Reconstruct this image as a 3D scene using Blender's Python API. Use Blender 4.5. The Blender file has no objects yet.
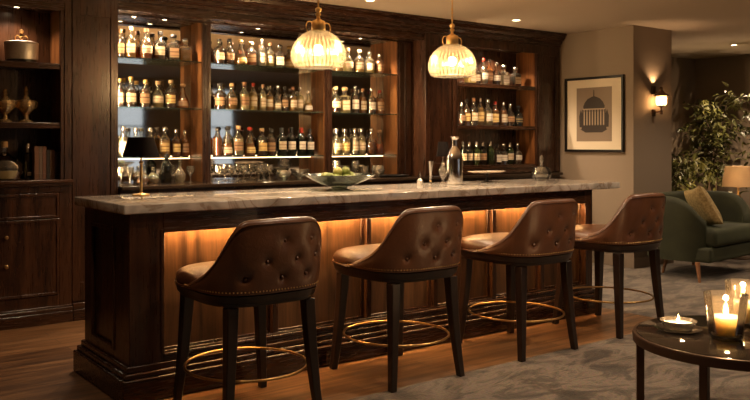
import bpy, bmesh, math, random
from mathutils import Vector, Matrix, noise as mnoise
random.seed(7)
R = math.radians; PI = math.pi
scn = bpy.context.scene
COL = scn.collection
H = 1.42; CEIL = 2.76
DX, DY = 0.603, 0.798
def at(u, Y):
    t = (u-375)/813.0
    return Y*(DX+DY*t)/(DY-DX*t)

# ------------------------------------------------------------------ mesh builder
class MB:
    def __init__(s): s.v=[]; s.f=[]
    def add(s, vs, fs):
        n=len(s.v); s.v += [tuple(p) for p in vs]; s.f += [tuple(i+n for i in f) for f in fs]; return s
    def box(s, x0,x1,y0,y1,z0,z1):
        return s.add([(x0,y0,z0),(x1,y0,z0),(x1,y1,z0),(x0,y1,z0),(x0,y0,z1),(x1,y0,z1),(x1,y1,z1),(x0,y1,z1)],
          [(0,3,2,1),(4,5,6,7),(0,1,5,4),(1,2,6,5),(2,3,7,6),(3,0,4,7)])
    def rbox(s, x0,x1,y0,y1,z0,z1, r, seg=3):
        b=bmesh.new(); bmesh.ops.create_cube(b,size=1)
        for v in b.verts: v.co=Vector(((x0+x1)/2+v.co.x*(x1-x0),(y0+y1)/2+v.co.y*(y1-y0),(z0+z1)/2+v.co.z*(z1-z0)))
        bmesh.ops.bevel(b,geom=b.edges[:],offset=r,segments=seg,profile=0.5,affect='EDGES')
        b.verts.index_update(); s.add([v.co[:] for v in b.verts],[[v.index for v in f.verts] for f in b.faces]); b.free(); return s
    def lathe(s, prof, seg=24, c=(0,0,0), sq=0, sx=1, sy=1, rib=0, ribn=0, cap0=True, cap1=True, a0=0, a1=2*PI):
        full = abs((a1-a0)-2*PI)<1e-6
        n = seg if full else seg+1
        vs=[]
        for (r,z) in prof:
            for i in range(n):
                a=a0+(a1-a0)*i/seg
                ca,sa=math.cos(a),math.sin(a); q=1.0
                if sq: q=1.0/((abs(ca)**sq+abs(sa)**sq)**(1.0/sq))
                if ribn: q*=1+rib*math.cos(ribn*a)
                vs.append((c[0]+r*q*ca*sx, c[1]+r*q*sa*sy, c[2]+z))
        fs=[]
        m=seg
        for j in range(len(prof)-1):
            for i in range(m):
                k=(i+1)%n if full else i+1
                fs.append((j*n+i, j*n+k, (j+1)*n+k, (j+1)*n+i))
        if full and cap0 and prof[0][0]>1e-5: fs.append(tuple(reversed(range(n))))
        if full and cap1 and prof[-1][0]>1e-5: fs.append(tuple(range((len(prof)-1)*n, len(prof)*n)))
        return s.add(vs,fs)
    def tube(s, pts, r, seg=8, closed=False, r1=None, sqr=False):
        P=[Vector(p) for p in pts]; n=len(P); vs=[]; up=Vector((0,0,1)); prev=None
        for i,p in enumerate(P):
            if closed: d=(P[(i+1)%n]-P[i-1])
            else: d=P[min(i+1,n-1)]-P[max(i-1,0)]
            d.normalize()
            if prev is None:
                a=d.cross(up)
                if a.length<1e-3: a=d.cross(Vector((0,1,0)))
            else: a=prev-d*prev.dot(d)
            a.normalize(); prev=a; b=d.cross(a)
            rr = r if r1 is None else r+(r1-r)*i/(n-1)
            for k in range(seg):
                t=2*PI*k/seg + (PI/4 if sqr else 0)
                vs.append(p+(a*math.cos(t)+b*math.sin(t))*rr)
        fs=[]
        for i in range(n if closed else n-1):
            j=(i+1)%n
            for k in range(seg):
                l=(k+1)%seg
                fs.append((i*seg+k,i*seg+l,j*seg+l,j*seg+k))
        if not closed:
            fs.append(tuple(reversed(range(seg)))); fs.append(tuple(range((n-1)*seg,n*seg)))
        return s.add(vs,fs)
    def sphere(s, c, r, seg=12, rings=8, sx=1,sy=1,sz=1):
        prof=[(max(1e-6,math.sin(PI*i/rings))*r, -math.cos(PI*i/rings)*r*sz) for i in range(rings+1)]
        prof[0]=(1e-5,-r*sz); prof[-1]=(1e-5,r*sz)
        return s.lathe(prof,seg,c,sx=sx,sy=sy)
    def prism(s, poly, a0, a1, axis='x'):   # poly of (p,q)
        n=len(poly)
        def P(a,p,q): return {'x':(a,p,q),'y':(p,a,q),'z':(p,q,a)}[axis]
        s.add([P(a0,*p) for p in poly]+[P(a1,*p) for p in poly],
              [tuple(reversed(range(n))),tuple(range(n,2*n))]+[(i,(i+1)%n,n+(i+1)%n,n+i) for i in range(n)])
        return s
    def mesh(s, name, smooth=True, angle=38):
        me=bpy.data.meshes.new(name); me.from_pydata(s.v,[],s.f); me.validate()
        b=bmesh.new(); b.from_mesh(me); bmesh.ops.recalc_face_normals(b,faces=b.faces[:]); b.to_mesh(me); b.free()
        if smooth:
            me.polygons.foreach_set('use_smooth',[True]*len(me.polygons)); me.set_sharp_from_angle(angle=R(angle))
        me.update(); return me
    def build(s, name, mat, parent=None, loc=(0,0,0), rot=None, bevel=0, smooth=True, angle=38, subsurf=0):
        me=s.mesh(name,smooth,angle); me.materials.append(mat)
        o=bpy.data.objects.new(name,me); COL.objects.link(o); o.location=loc
        if rot: o.rotation_euler=rot
        if parent: o.parent=parent
        if bevel:
            m=o.modifiers.new('b','BEVEL'); m.width=bevel; m.segments=2; m.limit_method='ANGLE'; m.angle_limit=R(40)
        if subsurf:
            m=o.modifiers.new('s','SUBSURF'); m.levels=subsurf; m.render_levels=subsurf
        return o
def tag(o,label=None,cat=None,group=None,kind=None):
    if label: o['label']=label
    if cat: o['category']=cat
    if group: o['group']=group
    if kind: o['kind']=kind
    return o
def thing(name,loc,label,cat,group=None,rz=0):
    o=bpy.data.objects.new(name,None); COL.objects.link(o); o.location=loc; o.rotation_euler=(0,0,rz); o.empty_display_size=.05
    return tag(o,label,cat,group)
def struct(o): o['kind']='structure'; return o
def copy_tree(o,parent=None):
    c=o.copy(); COL.objects.link(c)
    c.parent=parent
    for ch in list(o.children): copy_tree(ch,c)
    return c

# ------------------------------------------------------------------ materials
def newmat(name):
    m=bpy.data.materials.new(name); m.use_nodes=True; nt=m.node_tree
    return m,nt,nt.nodes['Principled BSDF'],nt.nodes,nt.links
def plain(name,col,rough=.5,metal=0,spec=.5,coat=0,bump=0,bscale=80):
    m,nt,b,N,L=newmat(name); b.inputs['Base Color'].default_value=(*col,1); b.inputs['Roughness'].default_value=rough
    b.inputs['Metallic'].default_value=metal; b.inputs['Specular IOR Level'].default_value=spec; b.inputs['Coat Weight'].default_value=coat
    tc=N.new('ShaderNodeTexCoord'); nz=N.new('ShaderNodeTexNoise'); nz.inputs['Scale'].default_value=bscale; L.new(tc.outputs['Object'],nz.inputs['Vector'])
    mr=N.new('ShaderNodeMapRange'); mr.inputs['To Min'].default_value=max(0.02,rough*.85); mr.inputs['To Max'].default_value=min(1,rough*1.15)
    L.new(nz.outputs['Fac'],mr.inputs['Value']); L.new(mr.outputs['Result'],b.inputs['Roughness'])
    if bump:
        bp=N.new('ShaderNodeBump'); bp.inputs['Strength'].default_value=bump; bp.inputs['Distance'].default_value=.002
        L.new(nz.outputs['Fac'],bp.inputs['Height']); L.new(bp.outputs['Normal'],b.inputs['Normal'])
    return m
def ramp(N,stops):
    r=N.new('ShaderNodeValToRGB'); e=r.color_ramp.elements
    while len(e)<len(stops): e.new(.5)
    for i,(p,c) in enumerate(stops): e[i].position=p; e[i].color=(*c,1)
    return r
def wood(name,dark,light,rough=.32,axis='z',scale=1.0,coat=.15,stretch=14):
    m,nt,b,N,L=newmat(name)
    tc=N.new('ShaderNodeTexCoord'); mp=N.new('ShaderNodeMapping'); L.new(tc.outputs['Object'],mp.inputs['Vector'])
    s={'x':(1,stretch,stretch),'y':(stretch,1,stretch),'z':(stretch,stretch,1)}[axis]
    mp.inputs['Scale'].default_value=[k*scale for k in s]
    n1=N.new('ShaderNodeTexNoise'); n1.inputs['Scale'].default_value=1.1; n1.inputs['Detail'].default_value=7; n1.inputs['Distortion'].default_value=.7; L.new(mp.outputs['Vector'],n1.inputs['Vector'])
    n2=N.new('ShaderNodeTexNoise'); n2.inputs['Scale'].default_value=7; n2.inputs['Detail'].default_value=4; L.new(mp.outputs['Vector'],n2.inputs['Vector'])
    mx=N.new('ShaderNodeMath'); mx.operation='MULTIPLY_ADD'; mx.inputs[1].default_value=.35; L.new(n2.outputs['Fac'],mx.inputs[0]); L.new(n1.outputs['Fac'],mx.inputs[2])
    rp=ramp(N,[(.45,dark),(.85,light)]); L.new(mx.outputs[0],rp.inputs['Fac']); L.new(rp.outputs['Color'],b.inputs['Base Color'])
    mr=N.new('ShaderNodeMapRange'); mr.inputs['To Min'].default_value=rough*.8; mr.inputs['To Max'].default_value=rough*1.25; L.new(n2.outputs['Fac'],mr.inputs['Value']); L.new(mr.outputs['Result'],b.inputs['Roughness'])
    bp=N.new('ShaderNodeBump'); bp.inputs['Strength'].default_value=.05; bp.inputs['Distance'].default_value=.001; L.new(mx.outputs[0],bp.inputs['Height']); L.new(bp.outputs['Normal'],b.inputs['Normal'])
    b.inputs['Coat Weight'].default_value=coat; b.inputs['Coat Roughness'].default_value=.2
    return m
def emit(name,col,strength):
    m,nt,b,N,L=newmat(name); N.remove(b); e=N.new('ShaderNodeEmission'); e.inputs['Color'].default_value=(*col,1); e.inputs['Strength'].default_value=strength
    L.new(e.outputs[0],N['Material Output'].inputs['Surface']); return m
def clearglass(name,tint=(1,1,1),gloss=(1,1,1),rough=.03,diff=None,dfac=0.0,trans=None,tfac=0.0,ior=1.5,base=.03):
    # thin glass: tinted pass-through, fresnel reflection, optional cloudy body
    m,nt,b,N,L=newmat(name); N.remove(b)
    tr=N.new('ShaderNodeBsdfTransparent'); tr.inputs['Color'].default_value=(*tint,1)
    gl=N.new('ShaderNodeBsdfGlossy'); gl.inputs['Color'].default_value=(*gloss,1); gl.inputs['Roughness'].default_value=rough
    fr=N.new('ShaderNodeFresnel'); fr.inputs['IOR'].default_value=ior
    ad=N.new('ShaderNodeMath'); ad.operation='ADD'; ad.inputs[1].default_value=base; ad.use_clamp=True; L.new(fr.outputs[0],ad.inputs[0])
    cur=tr.outputs[0]
    if tfac:
        tl=N.new('ShaderNodeBsdfTranslucent'); tl.inputs['Color'].default_value=(*trans,1); mx=N.new('ShaderNodeMixShader'); mx.inputs[0].default_value=tfac
        L.new(cur,mx.inputs[1]); L.new(tl.outputs[0],mx.inputs[2]); cur=mx.outputs[0]
    if dfac:
        df=N.new('ShaderNodeBsdfDiffuse'); df.inputs['Color'].default_value=(*diff,1); mx=N.new('ShaderNodeMixShader'); mx.inputs[0].default_value=dfac
        L.new(cur,mx.inputs[1]); L.new(df.outputs[0],mx.inputs[2]); cur=mx.outputs[0]
    mx=N.new('ShaderNodeMixShader'); L.new(ad.outputs[0],mx.inputs[0]); L.new(cur,mx.inputs[1]); L.new(gl.outputs[0],mx.inputs[2])
    L.new(mx.outputs[0],N['Material Output'].inputs['Surface']); return m

W_V = wood('walnut_vertical',(.012,.0046,.0022),(.060,.023,.010),.28,'z')
W_H = wood('walnut_horizontal',(.012,.0046,.0022),(.056,.022,.0095),.26,'x')
W_P = wood('walnut_panel',(.034,.014,.005),(.135,.062,.024),.32,'z')
W_GLOW = wood('glow_tinted_wood',(.07,.024,.008),(.27,.105,.033),.3,'z')  # walnut side walls with the orange shelf light mixed into the colour
W_DARK = wood('espresso_wood',(.007,.0035,.0025),(.020,.009,.006),.3,'z')
W_LEG = wood('oak_leg',(.12,.05,.02),(.28,.13,.06),.35,'z')
BRASS = plain('brass',(.88,.60,.26),.3,1)
RINGM = plain('antique_brass',(.50,.31,.12),.3,1)
GOLD = plain('aged_gold',(.80,.52,.22),.3,1,bump=.1)
CHROME = plain('polished_steel',(.75,.72,.68),.12,1)
PEWTER = plain('hammered_silver',(.62,.58,.52),.4,.6,bump=.9,bscale=60)
BLACK = plain('black_metal',(.012,.010,.009),.35,.4)
BRONZE = plain('dark_bronze',(.09,.05,.03),.4,.8)
def leather():
    m,nt,b,N,L=newmat('tan_leather')
    tc=N.new('ShaderNodeTexCoord'); n=N.new('ShaderNodeTexNoise'); n.inputs['Scale'].default_value=7; n.inputs['Detail'].default_value=6; L.new(tc.outputs['Object'],n.inputs['Vector'])
    rp=ramp(N,[(.3,(.078,.027,.010)),(.7,(.118,.043,.016))]); L.new(n.outputs['Fac'],rp.inputs['Fac']); L.new(rp.outputs['Color'],b.inputs['Base Color'])
    v=N.new('ShaderNodeTexVoronoi'); v.inputs['Scale'].default_value=260; L.new(tc.outputs['Object'],v.inputs['Vector'])
    n3=N.new('ShaderNodeTexNoise'); n3.inputs['Scale'].default_value=22; n3.inputs['Detail'].default_value=4; n3.inputs['Distortion'].default_value=1.5; L.new(tc.outputs['Object'],n3.inputs['Vector'])
    ma=N.new('ShaderNodeMath'); ma.operation='MULTIPLY_ADD'; ma.inputs[1].default_value=5; L.new(n3.outputs['Fac'],ma.inputs[0]); L.new(v.outputs['Distance'],ma.inputs[2])
    bp=N.new('ShaderNodeBump'); bp.inputs['Strength'].default_value=.25; bp.inputs['Distance'].default_value=.0016; L.new(ma.outputs[0],bp.inputs['Height']); L.new(bp.outputs['Normal'],b.inputs['Normal'])
    mr=N.new('ShaderNodeMapRange'); mr.inputs['To Min'].default_value=.28; mr.inputs['To Max'].default_value=.5; L.new(n.outputs['Fac'],mr.inputs['Value']); L.new(mr.outputs['Result'],b.inputs['Roughness'])
    b.inputs['Coat Weight'].default_value=.35; b.inputs['Coat Roughness'].default_value=.25
    return m
LEATHER=leather()
def marble():
    m,nt,b,N,L=newmat('veined_marble')
    tc=N.new('ShaderNodeTexCoord'); mp=N.new('ShaderNodeMapping'); mp.inputs['Rotation'].default_value=(0,0,.5); L.new(tc.outputs['Object'],mp.inputs['Vector'])
    n=N.new('ShaderNodeTexNoise'); n.inputs['Scale'].default_value=3.2; n.inputs['Detail'].default_value=9; n.inputs['Distortion'].default_value=1.2; L.new(mp.outputs['Vector'],n.inputs['Vector'])
    rp=ramp(N,[(.25,(.26,.22,.18)),(.42,(.46,.41,.35)),(.55,(.64,.58,.51)),(.72,(.36,.31,.26))]); L.new(n.outputs['Fac'],rp.inputs['Fac'])
    n2=N.new('ShaderNodeTexNoise'); n2.inputs['Scale'].default_value=2.2; n2.inputs['Detail'].default_value=10; n2.inputs['Distortion'].default_value=2.5; L.new(mp.outputs['Vector'],n2.inputs['Vector'])
    v=ramp(N,[(.47,(1,1,1)),(.50,(.50,.38,.29)),(.53,(1,1,1))]); L.new(n2.outputs['Fac'],v.inputs['Fac'])
    mx=N.new('ShaderNodeMix'); mx.data_type='RGBA'; mx.blend_type='MULTIPLY'; mx.inputs[0].default_value=.8
    L.new(rp.outputs['Color'],mx.inputs[6]); L.new(v.outputs['Color'],mx.inputs[7]); L.new(mx.outputs[2],b.inputs['Base Color'])
    b.inputs['Roughness'].default_value=.10; return m
MARBLE=marble()
def floorwood():
    m,nt,b,N,L=newmat('oak_floorboards')
    tc=N.new('ShaderNodeTexCoord')
    br=N.new('ShaderNodeTexBrick'); br.inputs['Scale'].default_value=1; br.inputs['Brick Width'].default_value=1.7; br.inputs['Row Height'].default_value=.145; br.inputs['Mortar Size'].default_value=.0025
    br.offset=.37; br.inputs['Color1'].default_value=(.16,.16,.16,1); br.inputs['Color2'].default_value=(.9,.9,.9,1); br.inputs['Mortar'].default_value=(0,0,0,1)
    L.new(tc.outputs['Object'],br.inputs['Vector'])
    mp=N.new('ShaderNodeMapping'); mp.inputs['Scale'].default_value=(1.1,13,1); L.new(tc.outputs['Object'],mp.inputs['Vector'])
    n=N.new('ShaderNodeTexNoise'); n.inputs['Scale'].default_value=1.6; n.inputs['Detail'].default_value=8; n.inputs['Distortion'].default_value=.8; L.new(mp.outputs['Vector'],n.inputs['Vector'])
    ma=N.new('ShaderNodeMath'); ma.operation='MULTIPLY_ADD'; ma.inputs[1].default_value=.28; L.new(br.outputs['Color'],ma.inputs[0]); L.new(n.outputs['Fac'],ma.inputs[2])
    rp=ramp(N,[(.38,(.030,.013,.006)),(.62,(.11,.050,.020)),(.88,(.23,.115,.048))]); L.new(ma.outputs[0],rp.inputs['Fac'])
    mx=N.new('ShaderNodeMix'); mx.data_type='RGBA'; mx.blend_type='MIX'; L.new(br.outputs['Fac'],mx.inputs[0]); L.new(rp.outputs['Color'],mx.inputs[6]); mx.inputs[7].default_value=(.02,.009,.004,1)
    L.new(mx.outputs[2],b.inputs['Base Color']); b.inputs['Roughness'].default_value=.33
    bp=N.new('ShaderNodeBump'); bp.inputs['Strength'].default_value=.15; bp.inputs['Distance'].default_value=.002; L.new(n.outputs['Fac'],bp.inputs['Height']); L.new(bp.outputs['Normal'],b.inputs['Normal'])
    return m
FLOOR=floorwood()
def carpet():
    m,nt,b,N,L=newmat('distressed_carpet')
    tc=N.new('ShaderNodeTexCoord'); mp=N.new('ShaderNodeMapping'); mp.inputs['Scale'].default_value=(1.0,2.1,1); mp.inputs['Rotation'].default_value=(0,0,-.12); L.new(tc.outputs['Object'],mp.inputs['Vector'])
    n=N.new('ShaderNodeTexNoise'); n.inputs['Scale'].default_value=2.4; n.inputs['Detail'].default_value=10; n.inputs['Roughness'].default_value=.68; n.inputs['Distortion'].default_value=.9; L.new(mp.outputs['Vector'],n.inputs['Vector'])
    rp=ramp(N,[(.36,(.035,.026,.018)),(.46,(.075,.056,.040)),(.54,(.165,.128,.094)),(.60,(.11,.083,.060)),(.70,(.042,.031,.022))]); L.new(n.outputs['Fac'],rp.inputs['Fac'])
    n2=N.new('ShaderNodeTexNoise'); n2.inputs['Scale'].default_value=60; n2.inputs['Detail'].default_value=6; L.new(tc.outputs['Object'],n2.inputs['Vector'])
    mx=N.new('ShaderNodeMix'); mx.data_type='RGBA'; mx.blend_type='OVERLAY'; mx.inputs[0].default_value=.5; L.new(rp.outputs['Color'],mx.inputs[6]); L.new(n2.outputs['Color'],mx.inputs[7])
    hs=N.new('ShaderNodeHueSaturation'); hs.inputs['Saturation'].default_value=.95; L.new(mx.outputs[2],hs.inputs['Color']); L.new(hs.outputs['Color'],b.inputs['Base Color'])
    b.inputs['Roughness'].default_value=.95; b.inputs['Sheen Weight'].default_value=.2
    bp=N.new('ShaderNodeBump'); bp.inputs['Strength'].default_value=.5; bp.inputs['Distance'].default_value=.006; L.new(n2.outputs['Fac'],bp.inputs['Height']); L.new(bp.outputs['Normal'],b.inputs['Normal'])
    return m
CARPET=carpet()
WALL=plain('taupe_plaster',(.30,.235,.175),.85,0,.2,bump=.08,bscale=30)
CEILM=plain('warm_ceiling_paint',(.58,.48,.38),.9,0,.15,bump=.04,bscale=20)
def velvet(name,c0,c1,scale=5):
    m,nt,b,N,L=newmat(name); tc=N.new('ShaderNodeTexCoord'); n=N.new('ShaderNodeTexNoise'); n.inputs['Scale'].default_value=scale; n.inputs['Detail'].default_value=5; L.new(tc.outputs['Object'],n.inputs['Vector'])
    rp=ramp(N,[(.35,c0),(.65,c1)]); L.new(n.outputs['Fac'],rp.inputs['Fac']); L.new(rp.outputs['Color'],b.inputs['Base Color']); b.inputs['Roughness'].default_value=.8; b.inputs['Sheen Weight'].default_value=.15; b.inputs['Sheen Tint'].default_value=(.6,.7,.4,1)
    return m
GREEN=velvet('green_velvet',(.013,.0155,.0055),(.026,.029,.011))
PILLOW=velvet('gold_brocade',(.22,.15,.06),(.42,.31,.14),38)
MIRROR=plain('antique_mirror',(.62,.60,.56),.04,1)
SHELFG=clearglass('shelf_glass',(.93,.98,.94),rough=.05,diff=(.5,.65,.5),dfac=.05)
GLASS=clearglass('clear_glass',(.95,.95,.94),rough=.04,diff=(.9,.88,.82),dfac=.02,base=.06)
CRYST=clearglass('cut_crystal',(.88,.85,.80),rough=.10,diff=(.95,.85,.68),dfac=.10,base=.16)
BGLASS=clearglass('bottle_glass',(.90,.88,.82),rough=.05,diff=(.8,.75,.6),dfac=.02,base=.07)
BDARK=clearglass('dark_bottle_glass',(.10,.07,.04),rough=.07,diff=(.012,.012,.008),dfac=.5,base=.04)
BGREEN=clearglass('green_bottle_glass',(.25,.35,.12),rough=.07,diff=(.05,.08,.02),dfac=.3,base=.04)
SHADE=clearglass('ribbed_shade_glass',(.86,.76,.60),rough=.14,diff=(1,.86,.62),dfac=.004,trans=(1,.80,.52),tfac=.045,base=.025)
HUR=clearglass('hurricane_glass',(.97,.96,.94),rough=.06,diff=(1,.9,.7),dfac=.012,trans=(1,.8,.5),tfac=.03,base=.08)
def liquid(name,tint,body,k=.42):
    return clearglass(name,tint,rough=.05,diff=body,dfac=k,trans=body,tfac=.55,base=.02)
LIQ={'amber':liquid('amber_spirit',(.85,.34,.06),(.62,.20,.03),.3),'gold':liquid('golden_spirit',(.97,.66,.20),(.88,.50,.12),.3),
     'brown':liquid('dark_rum',(.36,.10,.025),(.13,.035,.010),.35),'clear':liquid('clear_spirit',(.95,.92,.85),(.9,.82,.62),.2),
     'red':liquid('red_vermouth',(.75,.14,.04),(.55,.10,.02)),'straw':liquid('straw_spirit',(.96,.86,.5),(.95,.80,.42),.35)}
def labelmat(name,col,ink):
    m,nt,b,N,L=newmat(name); tc=N.new('ShaderNodeTexCoord'); sp=N.new('ShaderNodeSeparateXYZ'); L.new(tc.outputs['Generated'],sp.inputs[0])
    rp=ramp(N,[(0,col),(.18,ink),(.24,col),(.52,ink),(.66,col)]); rp.color_ramp.interpolation='CONSTANT'; L.new(sp.outputs['Z'],rp.inputs['Fac']); L.new(rp.outputs['Color'],b.inputs['Base Color']); b.inputs['Roughness'].default_value=.6; return m
LAB={'cream':labelmat('cream_paper',(.58,.46,.30),(.34,.22,.12)),'white':labelmat('white_paper',(.68,.60,.48),(.42,.34,.26)),
     'black':labelmat('black_paper',(.03,.025,.02),(.45,.32,.12)),'gold':labelmat('gold_paper',(.62,.42,.15),(.30,.16,.05)),'tan':labelmat('kraft_paper',(.34,.19,.09),(.14,.07,.03))}
CAPS={'black':plain('black_cap',(.015,.013,.012),.4),'cork':plain('cork_stopper',(.50,.33,.17),.8,bump=.5),'gold':plain('gold_cap',(.75,.5,.18),.3,1),'red':plain('red_wax',(.35,.03,.015),.35),'silver':plain('silver_cap',(.7,.68,.64),.25,1),'wood':plain('wooden_stopper',(.22,.10,.04),.6)}
def ribshade():
    m=SHADE; nt=m.node_tree; N=nt.nodes; L=nt.links
    tc=N.new('ShaderNodeTexCoord'); sp=N.new('ShaderNodeSeparateXYZ'); L.new(tc.outputs['Object'],sp.inputs[0])
    at2=N.new('ShaderNodeMath'); at2.operation='ARCTAN2'; L.new(sp.outputs['Y'],at2.inputs[0]); L.new(sp.outputs['X'],at2.inputs[1])
    mu=N.new('ShaderNodeMath'); mu.operation='MULTIPLY'; mu.inputs[1].default_value=36; L.new(at2.outputs[0],mu.inputs[0])
    sn=N.new('ShaderNodeMath'); sn.operation='COSINE'; L.new(mu.outputs[0],sn.inputs[0])
    mr=N.new('ShaderNodeMapRange'); mr.inputs['From Min'].default_value=-1; mr.inputs['To Min'].default_value=.001; mr.inputs['To Max'].default_value=.045; L.new(sn.outputs[0],mr.inputs['Value'])
    for l in list(L):
        if l.from_node.type=='BSDF_TRANSLUCENT': L.new(mr.outputs[0],l.to_node.inputs[0])
ribshade()
BULB=emit('filament_glow',(1,.80,.52),60)
LEDM=emit('added_strip_glow',(1,.68,.36),115)  # for upright strips added to light the bottles
LEDR=emit('rail_led_glow',(1,.56,.21),85)
LEDS=emit('shelf_led_glow',(1,.62,.30),6)
LEDB=emit('bar_led_glow',(1,.58,.22),190)
DOWN=emit('downlight_glow',(1,.74,.45),14)
FLAME=emit('flame_glow',(1,.58,.20),60)
WAX=plain('ivory_wax',(.82,.72,.56),.55)
MWAX=bpy.data.materials['ivory_wax'].node_tree.nodes['Principled BSDF']; MWAX.inputs['Subsurface Weight'].default_value=1; MWAX.inputs['Subsurface Scale'].default_value=.09; MWAX.inputs['Subsurface Radius'].default_value=(1,.9,.72)
def light(name,kind,loc,power,col=(1,.73,.48),radius=.03,rot=None,parent=None,spot=100,blend=.7):
    d=bpy.data.lights.new(name,kind); d.energy=power; d.color=col
    if kind in('POINT','SPOT'): d.shadow_soft_size=radius
    if kind=='SPOT': d.spot_size=R(spot); d.spot_blend=blend
    o=bpy.data.objects.new(name,d); COL.objects.link(o); o.location=loc
    if rot: o.rotation_euler=rot
    if parent: o.parent=parent
    return o

# ------------------------------------------------------------------ room shell
WOODX=5.79; RUGY=3.68
XL,XR,YB,YF=-1.6,11.95,-2.0,7.3
struct(MB().box(XL,WOODX,RUGY,YF,-.05,0).build('floor',FLOOR,smooth=False))
struct(MB().box(XL,WOODX,YB,RUGY,-.05,.0).box(WOODX,XR,YB,YF,-.05,.0).build('floor_carpet',CARPET,smooth=False))
struct(MB().box(XL-.1,XR+.1,YB-.1,YF+.1,CEIL,CEIL+.1).build('ceiling',CEILM,smooth=False))
struct(MB().box(XL-.1,XL,YB,YF,0,CEIL).build('wall_left',WALL,smooth=False))
struct(MB().box(XR,XR+.1,YB,YF,0,CEIL).build('wall_right',WALL,smooth=False))
struct(MB().box(XL,XR,YF,YF+.1,0,CEIL).build('wall_back',WALL,smooth=False))
struct(MB().box(7.9,8.65,5.59,YF,0,CEIL).build('wall_pier',WALL,smooth=False,bevel=.004))
# rear wall with two tall windows
wins=[(5.7,6.35),(7.75,8.4)]
mb=MB(); x=XL
for a,b in wins:
    mb.box(x,a,YB-.1,YB,0,CEIL); mb.box(a,b,YB-.1,YB,0,.8); mb.box(a,b,YB-.1,YB,2.62,CEIL); x=b
mb.box(x,XR,YB-.1,YB,0,CEIL); struct(mb.build('wall_rear',WALL,smooth=False))
for i,(a,b) in enumerate(wins):
    w=MB()
    for bx in ((a,a+.04,.8,2.62),(b-.04,b,.8,2.62),(a,b,.8,.85),(a,b,2.57,2.62),(a,b,1.75,1.78)): w.box(bx[0],bx[1],YB-.08,YB-.02,bx[2],bx[3])
    wo=struct(w.build('window_%d'%(i+1),W_DARK,bevel=.003)); MB().box(a+.04,b-.04,YB-.055,YB-.05,.85,2.57).build('pane',GLASS,wo)
BASEM=plain('taupe_baseboard',(.20,.155,.115),.5)
def baseboard(name,segs):
    mb=MB()
    for (x0,x1,y0,y1,nx,ny) in segs:
        # stepped profile that gets thinner upward
        for (t,z0,z1) in ((.028,0,.12),(.02,.12,.15),(.012,.15,.19)):
            if ny: mb.box(x0-(t if nx==-9 else 0),x1,y0-t,y0,z0,z1)
            else: mb.box(x0-t if nx<0 else x0, x0 if nx<0 else x0+t,y0,y1,z0,z1)
    struct(mb.build(name,BASEM,bevel=.002))
baseboard('baseboard_pier',[(7.9,8.65,5.59,0,-9,1),(7.9,0,5.59,6.6,-1,0),(8.65,0,5.59,YF,1,0)])
baseboard('baseboard_back',[(8.68,XR,YF,0,0,1)])
baseboard('baseboard_right',[(XR,0,YB,YF-.03,-1,0)])

# ------------------------------------------------------------------ back bar joinery
TY=6.65; CY=6.88; MY=7.13; BC=1.06
# crown
cr=[(7.3,CEIL),(6.53,CEIL),(6.53,CEIL-.022),(6.55,CEIL-.03),(6.56,CEIL-.06),(6.585,CEIL-.085),(6.60,CEIL-.09),(6.60,CEIL-.11),(6.63,CEIL-.135),(6.63,CEIL-.16),(7.3,CEIL-.16)]
t1=struct(MB().prism(cr,.3,7.88).build('trim_1',W_H,smooth=False)); 
# --- left display cabinet
cab=thing('display_cabinet',(1.1,TY,0),'dark wooden display cabinet with drawers and open shelves, at the far left','cabinet')
def L(mb,dx,dy): mb.v=[(x-dx,y-dy,z) for x,y,z in mb.v]; return mb
def part(mb,name,mat,par,**k):
    l=par.location; return L(mb,l.x,l.y).build(name,mat,par,**k)
X0,X1=.3,1.985
mb=MB(); mb.box(X0,X1,7.03,7.06,0,2.6); mb.box(X0,X0+.05,TY+.03,7.03,0,2.6); mb.box(1.93,X1,TY+.003,7.03,0,2.6); mb.box(X0,1.93,TY,7.03,2.53,2.6); mb.box(X0+.05,1.93,TY+.04,7.03,.09,1.09)
part(mb,'carcass',W_V,cab,bevel=.002)
mb=MB().box(X0,X1-.06,TY+.0,TY+.03,2.47,2.53).box(X0,1.93,TY+.005,7.03,2.50,2.53); part(mb,'header',W_H,cab,bevel=.002)
mb=MB().box(X0,X1,TY-.04,TY+.04,0,.09).box(X0,X1,TY-.03,TY+.04,.09,.12).box(X0,X1,TY-.012,TY+.04,.12,.135); part(mb,'plinth',W_H,cab,bevel=.004)
mb=MB().box(X0,X1,TY-.03,7.03,1.105,1.13).box(X0,X1,TY-.018,TY+.05,1.08,1.105); part(mb,'worktop',W_H,cab,bevel=.004)
for z in (2.05,1.58): part(MB().box(X0+.05,1.922,TY+.03,7.03,z-.035,z).box(X0+.05,1.922,TY+.02,TY+.03,z-.045,z),'shelf',W_H,cab,bevel=.003)
mb=MB().box(X0,X1,TY,TY+.04,1.03,1.08).box(1.89,X1,TY,TY+.04,.135,1.03).box(X0,1.89,TY,TY+.04,.135,.22); part(mb,'face_frame',W_V,cab,bevel=.002)
for (z0,z1,kz) in ((.82,1.025,.82),(.56,.815,.565)):
    pass
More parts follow.
